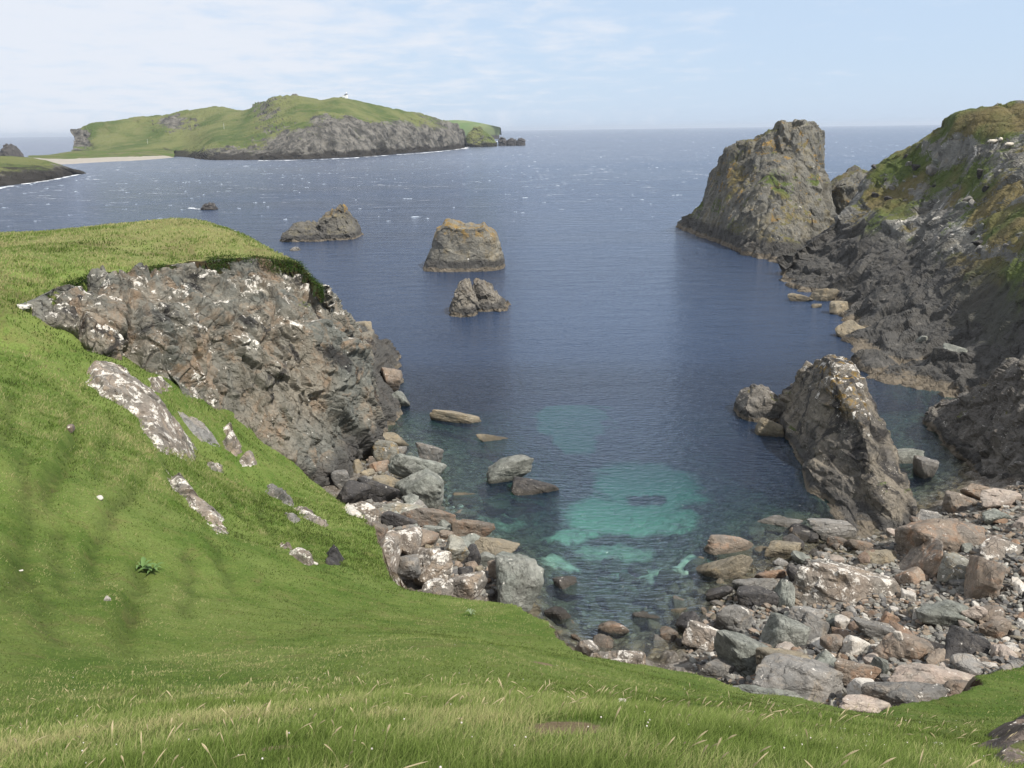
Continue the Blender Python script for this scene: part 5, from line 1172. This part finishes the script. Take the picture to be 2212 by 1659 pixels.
loft([(211, 626, 648), (207, 629, 645)], [(627, 210), (631, 205), (636, 202.5), (641, 203.5), (645, 208), (648, 211)], 1112, 6, [(4, .8), (1.8, .3)], 91, 'rock_tor', M_gr, 'rounded rock knob crowning the highest hill of the island', 'rock', nz_=24, na=60, below=8)
M_pole = flat('weathered_wood', (.32, .30, .26)); M_polew = flat('pale_pole', (.6, .6, .58))
for (u, v, y, h_, lb) in [(484, 277, 1000, 6.0, 'thin pale pole on the green slope in the middle of the island'), (319, 309, 1050, 5.0, 'thin pale pole on the lower left slope of the island')]:
    part_ = bpy.data.meshes.new('pole'); bm = bmesh.new(); cyl(bm, (0, 0, -1), .16, .12, h_+1, 8); bm.to_mesh(part_); bm.free()
    tag(link(part_, 'pole', M_polew, None, tuple(Y(u, v, y))), lb, 'pole')
for (u, v, lb) in [(2152, 239.5, 'fence post in the dip of the right headland skyline'), (2183, 237, 'fence post nearest the right edge on the headland skyline')]:
    me = bpy.data.meshes.new('fence_post'); bm = bmesh.new(); box(bm, (0, 0, .4), (.12, .12, 1.7)); bmesh.ops.bevel(bm, geom=bm.edges[:], offset=.015, affect='EDGES'); bm.to_mesh(me); bm.free()
    tag(link(me, 'fence_post', M_pole, None, tuple(Y(u, v+1, 131))), lb, 'fence post', 'fence posts on the right skyline')
M_wool = flat('wool', (.55, .50, .42), .95, 9); M_face = flat('sheep_face', (.10, .085, .07))
def sheep(pos, yaw, label, graze=True):
    """body and legs one skinned mesh; head turned down to graze"""
    e = bpy.data.objects.new('sheep', None); COL.objects.link(e); e.location = tuple(pos); e.rotation_euler = (0, 0, yaw)
    tag(e, label, 'sheep', 'sheep grazing on the right headland')
    bm = bmesh.new()
    def ell(c, s, sub=3): bmesh.ops.create_icosphere(bm, subdivisions=sub, radius=1, matrix=Matrix.Translation(c)@Matrix.Diagonal((*s, 1)))
    ell((0, 0, .58), (.52, .27, .27)); ell((.36, 0, .62), (.25, .2, .22)); ell((-.4, 0, .6), (.2, .23, .22)); ell((.56, 0, .56), (.17, .12, .13))
    for v_ in bm.verts:
        n_ = math.sin(v_.co.x*31)*math.sin(v_.co.y*37+1)*math.sin(v_.co.z*33+2); v_.co += v_.co.normalized()*0.02*n_
    me = bpy.data.meshes.new('fleece'); bm.to_mesh(me); bm.free(); link(me, 'fleece', M_wool, e)
    bm = bmesh.new()
    bmesh.ops.create_icosphere(bm, subdivisions=3, radius=1, matrix=Matrix.Translation((.74, 0, .34))@Matrix.Rotation(math.radians(55), 4, 'Y')@Matrix.Diagonal((.17, .075, .085, 1)))
    for s_ in (-1, 1): bmesh.ops.create_icosphere(bm, subdivisions=2, radius=1, matrix=Matrix.Translation((.66, .1*s_, .44))@Matrix.Diagonal((.03, .07, .02, 1)))
    me = bpy.data.meshes.new('head'); bm.to_mesh(me); bm.free(); link(me, 'head', M_face, e)
    for x, y in ((.3, .13), (.3, -.13), (-.36, .13), (-.36, -.13)):
        bm = bmesh.new(); cyl(bm, (x, y, .22), .035, .06, .25, 8); cyl(bm, (x, y, -.05), .03, .028, .28, 8)
        me = bpy.data.meshes.new('leg'); bm.to_mesh(me); bm.free(); link(me, 'leg', M_face, e)
for (u, v, yaw, lb) in [(2144, 316, 2.9, 'cream sheep left of the three on the right headland'), (2160, 311, 1.0, 'white sheep, highest of the three on the right headland'), (2179, 322, 3.3, 'cream sheep right of the three on the right headland')]:
    k = np.argmin((uu_-u)**2+(vv_-v)**2+1e4*(rowi < 42)); sheep(HG2[k]+np.array([0, 0, .05]), yaw, lb)
gp = Y(1748, 269, 187.5); ge = bpy.data.objects.new('gull', None); COL.objects.link(ge); ge.location = tuple(gp+np.array([0, -.5, .1])); tag(ge, 'white gull perched on top of the tall right sea stack', 'bird')
bm = bmesh.new(); bmesh.ops.create_icosphere(bm, subdivisions=3, radius=1, matrix=Matrix.Translation((0, 0, .3))@Matrix.Rotation(.2, 4, 'Y')@Matrix.Diagonal((.28, .11, .12, 1))); bmesh.ops.create_icosphere(bm, subdivisions=3, radius=.08, matrix=Matrix.Translation((-.22, 0, .46)))
me = bpy.data.meshes.new('body'); bm.to_mesh(me); bm.free(); link(me, 'body', M_white, ge)
bm = bmesh.new(); cyl(bm, (0, 0, 0), .02, .02, .2, 6); me = bpy.data.meshes.new('leg'); bm.to_mesh(me); bm.free(); link(me, 'leg', M_pole, ge)

# ------------------------------------------------------------------ foam along the exposed shores
m = NT('sea_foam'); df_ = m.n('ShaderNodeBsdfDiffuse'); df_.inputs[0].default_value = (.8, .82, .84, 1); tr_ = m.n('ShaderNodeBsdfTransparent'); mx = m.n('ShaderNodeMixShader')
m.l(m.math('MULTIPLY', m.ramp(m.noise(0.14, 7, .75), .40, .56), m.ramp(m.noise(.03, 4, .6), .40, .52)), mx.inputs[0]); m.l(tr_.outputs[0], mx.inputs[1]); m.l(df_.outputs[0], mx.inputs[2]); m.l(mx.outputs[0], m.out.inputs[0]); M_foam = m.m
def foam_strip(uv, wid, label, seed):
    p = resample([Z(u, v, 0.05) for u, v in uv], 160); t = np.gradient(p, axis=0); n_ = np.stack([-t[:, 1], t[:, 0], t[:, 0]*0], -1); n_ /= np.linalg.norm(n_, axis=1, keepdims=True)
    w = wid*(0.5+1.1*np.abs(fbm(p/wid/1.5, seed, 3)))[:, None]; rows_ = [p+n_*w*k+np.array([0, 0, .14*(1-abs(k))*wid*.3]) for k in np.linspace(-1, 1, 5)]
    G_ = np.array(rows_); tag(link(mesh_np('foam', G_.reshape(-1, 3), grid_faces(5, 160), True), 'foam', M_foam), label, 'foam', kind='stuff')
foam_strip([(560, 347), (620, 346.5), (700, 344), (760, 341.5), (830, 336), (900, 331.5), (960, 326), (1003, 320.5)], 5.5, 'white surf along the foot of the island cliffs', 3)
foam_strip([(1000, 322), (1020, 312), (1050, 309), (1080, 305), (1140, 303)], 6.0, 'white surf round the islet and its reef', 4)
foam_strip([(-20, 410), (10, 404), (60, 396), (110, 389), (150, 381), (168, 377)], 2.2, 'white surf along the black point on the left', 5)
foam_strip([(410, 449), (430, 452), (450, 453), (466, 449)], 1.0, 'white water washing over the lone reef', 6)

# breaking crests out on the open water
rg = np.random.default_rng(44); V = []; Fc = []; o_ = 0
for k in range(820):
    dd = 170*(3800/170)**(rg.random()**.8); aa = rg.uniform(-.56, .50); x0, y0 = dd*math.sin(aa), dd*math.cos(aa)
    if dd < 230 or (aa > .24 and dd < 300): continue
    if aa < .0 and dd > 760+900*max(0, aa+.30): continue
    L = rg.uniform(.25, .75)*(1+dd/650)*(2.2 if rg.random() < .12 else 1); hh = rg.uniform(.05, .14)*(1+dd/900); n_ = 9; t = np.linspace(-1, 1, n_); yaw = rg.uniform(-.35, .35)
    prof = (1-t*t)**.6*rg.random(n_)**.8; xs = t*L; b_ = np.stack([x0+xs*math.cos(yaw), y0+xs*math.sin(yaw)+.3*rg.normal(size=n_), t*0-.02], -1)
    G_ = np.array([b_+np.stack([0*t, -prof*hh*1.2, 0*t], -1), b_+np.stack([0*t, 0*t, prof*hh], -1), b_+np.stack([0*t, prof*hh*2, 0*t], -1)])
    V.append(G_.reshape(-1, 3)); Fc.append(grid_faces(3, n_)+o_); o_ += 3*n_
m = NT('whitecap'); mw = m.finish((.46, .51, .56), .8, None, .1)
tag(link(mesh_np('whitecaps', np.vstack(V), np.vstack(Fc), True), 'whitecaps', mw), 'white wave crests breaking over the open bay', 'foam', kind='stuff')

# dark vegetation hanging over the rim of the cliff
rg = np.random.default_rng(77); TL = resample(top_line, 900); 
m = NT('rim_vegetation'); rp = m.n('ShaderNodeValToRGB'); m.l(m.attr('tint'), rp.inputs[0]); e1 = rp.color_ramp.elements; e1[0].color = (.022, .042, .010, 1); e1[1].color = (.14, .11, .05, 1); x = e1.new(.6); x.color = (.06, .10, .022, 1)
d1 = m.n('ShaderNodeBsdfDiffuse'); m.l(rp.outputs[0], d1.inputs[0]); m.l(d1.outputs[0], m.out.inputs[0])
n = 52000; ii = rg.uniform(60, 560, n); i0 = ii.astype(int); fr_ = (ii-i0)[:, None]; tl = TL[i0]*(1-fr_)+TL[i0+1]*fr_
dn = rg.random(n)**1.6; den = fbm(tl/2.6, 55, 3); dep_ = np.clip(.28+1.5*den, 0.02, 1.3); ok = rg.random(n) < np.clip(.22+2.2*den, 0.04, .8); tl, dn, dep_ = tl[ok], dn[ok], dep_[ok]; n = len(tl)
cl_ = TL[:, :2].mean(0); outw = np.stack([tl[:, 0]*0+.25, tl[:, 0]*0-1.0, tl[:, 0]*0], -1); outw /= np.linalg.norm(outw, axis=1, keepdims=True)
b_ = tl+outw*(.55*(dn*dep_)+.35+.25*rg.normal(size=n))[:, None]+np.stack([rg.normal(0, .12, n), rg.normal(0, .12, n), -dn*dep_+.22], -1)
L = rg.uniform(.10, .26, n)[:, None]; a0 = rg.uniform(0, 6.28, n); sd_ = np.stack([np.cos(a0), np.sin(a0), 0*a0], -1)*.028; dr_ = outw*rg.uniform(.1, 1, n)[:, None]+np.stack([rg.normal(0, .4, n), rg.normal(0, .2, n), rg.uniform(-.5, .7, n)], -1); tp = b_+dr_*L
V = np.stack([b_-sd_, b_+sd_, tp], 1).reshape(-1, 3); me = mesh_np('rim_vegetation', V, np.arange(3*n).reshape(-1, 3)); attr(me, 'tint', np.repeat(np.clip(.35+.5*fbm(tl/1.2, 61, 3)+rg.normal(0, .15, n), 0, 1), 3))
tag(link(me, 'rim_vegetation', m.m), 'dark ragged plants hanging over the rim of the brown cliff', 'plants', kind='stuff')

# ------------------------------------------------------------------ plants and grass
M_leaf = flat('broad_leaf', (.10, .17, .05), .7, 20); M_leaf2 = flat('thistle_leaf', (.17, .22, .12), .7, 20)
def rosette(u, v, r, n, label, mat, seed, upr=.35):
    w = march(np.array([u]), np.array([v]), hillf)[0]
    e = bpy.data.objects.new('leafy_plant', None); COL.objects.link(e); e.location = tuple(w); tag(e, label, 'plant'); rg = np.random.default_rng(seed)
    for k in range(n):
        a0 = 2*math.pi*k/n+rg.uniform(-.3, .3); L = r*rg.uniform(.7, 1.1); ts = np.linspace(0, 1, 9); wd = L*.13*np.sin(np.pi*np.clip(ts*.94+.04, 0, 1))**.8
        up_ = L*rg.uniform(upr, upr+.5); z_ = up_*np.sin(ts*2.2)*.8; ro = L*ts
        cx_ = np.stack([np.cos(a0)*ro, np.sin(a0)*ro, z_+.02], -1); sd_ = np.array([-math.sin(a0), math.cos(a0), 0])
        G_ = np.array([cx_-sd_*wd[:, None]+np.array([0, 0, .3])*wd[:, None], cx_, cx_+sd_*wd[:, None]+np.array([0, 0, .3])*wd[:, None]])
        me = mesh_np('leaf', G_.reshape(-1, 3), grid_faces(3, 9), True); link(me, 'leaf', mat, e)
rosette(308, 1230, .42, 9, 'leafy plant with long broad leaves on the left lawn, left of a pair', M_leaf, 1); rosette(330, 1236, .38, 8, 'leafy plant with long broad leaves on the left lawn, right of a pair', M_leaf, 2)
rosette(1018, 1330, .22, 7, 'small grey-green thistle standing near the lawn edge', M_leaf2, 3, upr=.9)

def platf(p):
    x = np.clip((p[:, 0]-PX[0])/0.3, 0, len(PX)-1.001); y = np.clip((p[:, 1]-PY[0])/0.3, 0, len(PY)-1.001)
    i = x.astype(int); j = y.astype(int); fx = x-i; fy = y-j; g = platf_g
    return (g[j, i]*(1-fx)*(1-fy)+g[j, i+1]*fx*(1-fy)+g[j+1, i]*(1-fx)*fy+g[j+1, i+1]*fx*fy)
def grass_blades(n, rmin, rmax, seed, name, label, hfn, wfn, mat, plat=False, th0=-40, th1=40, dry=0.0):
    hillf = platf if plat else globals()['hillf']
    rg = np.random.default_rng(seed); r = rmin*(rmax/rmin)**rg.random(n); th = rg.uniform(math.radians(th0), math.radians(th1), n)
    x = r*np.sin(th); y = r*np.cos(th); q_ = np.stack([x, y], -1); q3_ = np.stack([x, y, x*0], -1)
    ok = (x > HX[0]+1) & (x < HX[-1]-1) & (y < HY[-1]-1) if not plat else (x > PX[0]+.5) & (y > PY[0]+.5) & (y < PY[-1]-.5); q_, q3_, r = q_[ok], q3_[ok], r[ok]
    if plat:
        d, _, _ = seg_dist(q_, top_line[::4]); ok = (inside(q_, ppoly) & (d > .35)) | ((q_[:, 0] < -22.5) & (q_[:, 1] < 48) & (d < 5) & (q_[:, 1] > 36))
    else:
        d, _, _ = seg_dist(q_, edge); i_ = inside(q_, hill_poly); ok = i_ | (d < 0.15)
    q_, q3_, r = q_[ok], q3_[ok], r[ok]; n = len(q_)
    z = hillf(q_); e = .12; gx_ = (hillf(q_+[e, 0])-z)/e; gy_ = (hillf(q_+[0, e])-z)/e
    dens = fbm(q3_/.8, 4, 3)+.6*fbm(q3_/3.0, 5, 2)
    keep = (np.hypot(gx_, gy_) < 2.2) & ((rg.random(n) > .25*crease_f(q_)) | plat) & (rg.random(n) > 1.5*bare_f(q_)) & (rg.random(n) < 0.75+.6*dens)
    q_, q3_, r, z, gx_, gy_, dens = [a[keep] for a in (q_, q3_, r, z, gx_, gy_, dens)]; n = len(q_)
    h_ = hfn(q3_, r, rg, dens); w_ = wfn(r)*rg.uniform(.7, 1.3, n); a0 = rg.uniform(0, 6.283, n)
    lean = rg.normal(0, .38, (n, 2))+np.array([.30, .05])-0.25*np.stack([gx_, gy_], -1)
    b_ = np.stack([q_[:, 0], q_[:, 1], z-.02], -1); s_ = np.stack([np.cos(a0), np.sin(a0), a0*0], -1)*w_[:, None]/2
    m1 = b_+np.stack([lean[:, 0]*h_*.3, lean[:, 1]*h_*.3, h_*.6], -1); t1 = b_+np.stack([lean[:, 0]*h_, lean[:, 1]*h_, h_], -1)
    V = np.stack([b_-s_, b_+s_, m1+s_*.75, t1, m1-s_*.75], 1).reshape(-1, 3)
    k = np.arange(n)[:, None]*5; F1 = k+np.array([[0, 1, 2, 4]]); 
    # quad + tip triangle kept as quads (tip doubled is avoided: build tris)
    T = np.concatenate([k+np.array([[0, 1, 2]]), k+np.array([[0, 2, 4]]), k+np.array([[4, 2, 3]])])
    me = mesh_np(name, V, T, False)
    tint = np.clip(dry*sstep(56, 72, r)+.40+.55*fbm(q3_/1.8, 31, 3)+.45*fbm(q3_/6.0, 35, 2)+.45*fbm(q3_/.5, 32, 2)+rg.normal(0, .24, n), 0, 1)
    if not plat: tint = np.clip(tint-.4*crease_f(q_)+.25*lip_f(q_)+.10*sstep(13, 8, r), 0, 1)  # shade of the grooves and light on their lips put into blade tint
    attr(me, 'tint', np.repeat(tint, 5))
    up5 = np.tile(np.array([0, 0, .6, 1, .6]), n); attr(me, 'along', up5)
    return me, q_
def blade_mat(name, dryshift=0.0):
    m = NT(name); t = m.math('ADD', m.attr('tint'), dryshift); al = m.attr('along')
    rp = m.n('ShaderNodeValToRGB'); m.l(t, rp.inputs[0]); E_ = rp.color_ramp.elements
    E_[0].position = 0; E_[0].color = (.030, .060, .012, 1); E_[1].position = 1; E_[1].color = (.44, .40, .20, 1)
    for p_, c_ in ((.22, (.092, .170, .026)), (.5, (.155, .240, .052)), (.75, (.29, .33, .13))): x = E_.new(p_); x.color = (*c_, 1)
    c = m.mix(m.math('MULTIPLY', al, .35), rp.outputs[0], (.30, .30, .11))
    d1 = m.n('ShaderNodeBsdfDiffuse'); d2 = m.n('ShaderNodeBsdfTranslucent'); m.l(c, d1.inputs[0]); m.l(c, d2.inputs[0]); mx = m.n('ShaderNodeMixShader'); mx.inputs[0].default_value = .38
    m.l(d1.outputs[0], mx.inputs[1]); m.l(d2.outputs[0], mx.inputs[2]); m.l(mx.outputs[0], m.out.inputs[0]); return m.m
M_blade = blade_mat('grass_blade')
def hf(q3_, r, rg, dens):
    longz = sstep(14, 6.0, r+1.2*fbm(q3_/1.5, 77, 2))
    return (0.032+0.038*longz*(1+.5*np.clip(dens, -.5, 1))+0.0008*r)*rg.uniform(.6, 1.35, len(r))*(1+.9*sstep(20, 40, r))
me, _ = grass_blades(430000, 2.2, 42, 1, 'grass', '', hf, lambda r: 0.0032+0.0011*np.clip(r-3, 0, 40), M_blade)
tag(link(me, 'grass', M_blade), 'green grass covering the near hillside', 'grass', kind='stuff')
me, _ = grass_blades(110000, 30, 62, 2, 'grass', '', lambda q3_, r, rg, dens: rg.uniform(.06, .17, len(r))*(1+.4*dens), lambda r: 0.0009*r, M_blade, th0=-40, th1=2)
tag(link(me, 'grass', M_blade), 'green grass of the gully beside the brown cliff', 'grass', kind='stuff')
me, _ = grass_blades(130000, 42, 105, 3, 'grass', '', lambda q3_, r, rg, dens: rg.uniform(.08, .24, len(r))*(1+.5*dens), lambda r: 0.0010*r, M_blade, plat=True, th0=-42, th1=-8, dry=.28)
tag(link(me, 'grass', M_blade), 'yellowing tufted grass on the flat top of the left headland', 'grass', kind='stuff')
# seed stalks
def stalks(n, rmin, rmax, seed):
    rg = np.random.default_rng(seed); r = rmin+(rmax-rmin)*rg.random(n)**1.25; th = rg.uniform(-math.radians(38), math.radians(38), n); q_ = np.stack([r*np.sin(th), r*np.cos(th)], -1)
    cl = fbm(np.stack([q_[:, 0], q_[:, 1], q_[:, 0]*0], -1)/1.8, 90, 2); q_ = q_[cl > -.35]; n = len(q_); z = hillf(q_); V = []; Fc = []; A_ = []; o_ = 0
    for i in range(n):
        L = rg.uniform(.16, .34); a = rg.normal(.18, .28); b = rg.normal(0, .2); ts = np.array([0, .35, .7, .85, .93, 1.0]); wd = np.array([.0014, .0012, .0010, .0040, .0036, .0005])*rg.uniform(.8, 1.4)
        cxs = np.stack([q_[i, 0]+a*L*ts**1.8, q_[i, 1]+b*L*ts**1.8, z[i]+L*ts*(1-.18*ts*ts)], -1)
        for an in (0, math.pi/2):
            s_ = np.array([math.cos(an+i), math.sin(an+i), 0])
            V.append(np.stack([cxs-s_*wd[:, None], cxs+s_*wd[:, None]], 1).reshape(-1, 3)); kk = np.arange(5)*2+o_
            Fc.append(np.stack([kk, kk+1, kk+3, kk+2], -1)); A_.append(np.repeat(np.array([.0, .2, .5, 1, 1, 1]), 2)); o_ += 12
    me = mesh_np('seed_heads', np.vstack(V), np.vstack(Fc)); attr(me, 'al', np.concatenate(A_)); return me
m = NT('seed_head'); cst = m.mix(m.attr('al'), (.20, .22, .07), (.56, .47, .30)); d1 = m.n('ShaderNodeBsdfDiffuse'); d2 = m.n('ShaderNodeBsdfTranslucent'); mx = m.n('ShaderNodeMixShader'); mx.inputs[0].default_value = .35
m.l(cst, d1.inputs[0]); m.l(cst, d2.inputs[0]); m.l(d1.outputs[0], mx.inputs[1]); m.l(d2.outputs[0], mx.inputs[2]); m.l(mx.outputs[0], m.out.inputs[0])
tag(link(stalks(800, 2.3, 12.5, 3), 'seed_heads', m.m), 'pale grass seed heads standing above the near grass', 'grass', kind='stuff')

m = NT('clover_head'); M_clov = m.finish((.62, .55, .52), .8, None, .1)
rg = np.random.default_rng(8); r_ = 3*(24/3)**rg.random(130); t_ = rg.uniform(-.66, .66, 130); cq = np.stack([r_*np.sin(t_), r_*np.cos(t_)], -1); cq = cq[inside(cq, hill_poly)]
cv_, cf_ = ICO[2]; cs = 0.0055*rg.uniform(.6, 1.3, len(cq)); cb_ = np.stack([cq[:, 0], cq[:, 1], hillf(cq)+.06], -1)
tag(link(mesh_np('clover', (cb_[:, None]+cv_[None]*cs[:, None, None]).reshape(-1, 3), (cf_[None]+(np.arange(len(cq))*len(cv_))[:, None, None]).reshape(-1, 3)), 'clover', M_clov), 'tiny pale clover heads dotted through the lawn', 'flowers', kind='stuff')

# ------------------------------------------------------------------ sea air
hb = bpy.data.meshes.new('haze'); bm = bmesh.new(); bmesh.ops.create_cube(bm, size=1.0, matrix=Matrix.Translation((0, 9000, 30))@Matrix.Diagonal((30000, 40000, 100, 1)))
bm.to_mesh(hb); bm.free(); ho = bpy.data.objects.new('haze', hb); COL.objects.link(ho)
hm_ = bpy.data.materials.new('sea_air'); hm_.use_nodes = True; ht = hm_.node_tree; ht.nodes.clear()
vo = ht.nodes.new('ShaderNodeVolumePrincipled'); vo.inputs['Color'].default_value = (0.80, 0.88, 1.0, 1); vo.inputs['Density'].default_value = 0.00007; vo.inputs['Anisotropy'].default_value = 0.2
oo = ht.nodes.new('ShaderNodeOutputMaterial'); ht.links.new(vo.outputs[0], oo.inputs['Volume']); hb.materials.append(hm_)
tag(ho, 'thin pale sea air that softens the far island and the horizon', 'haze', kind='stuff')
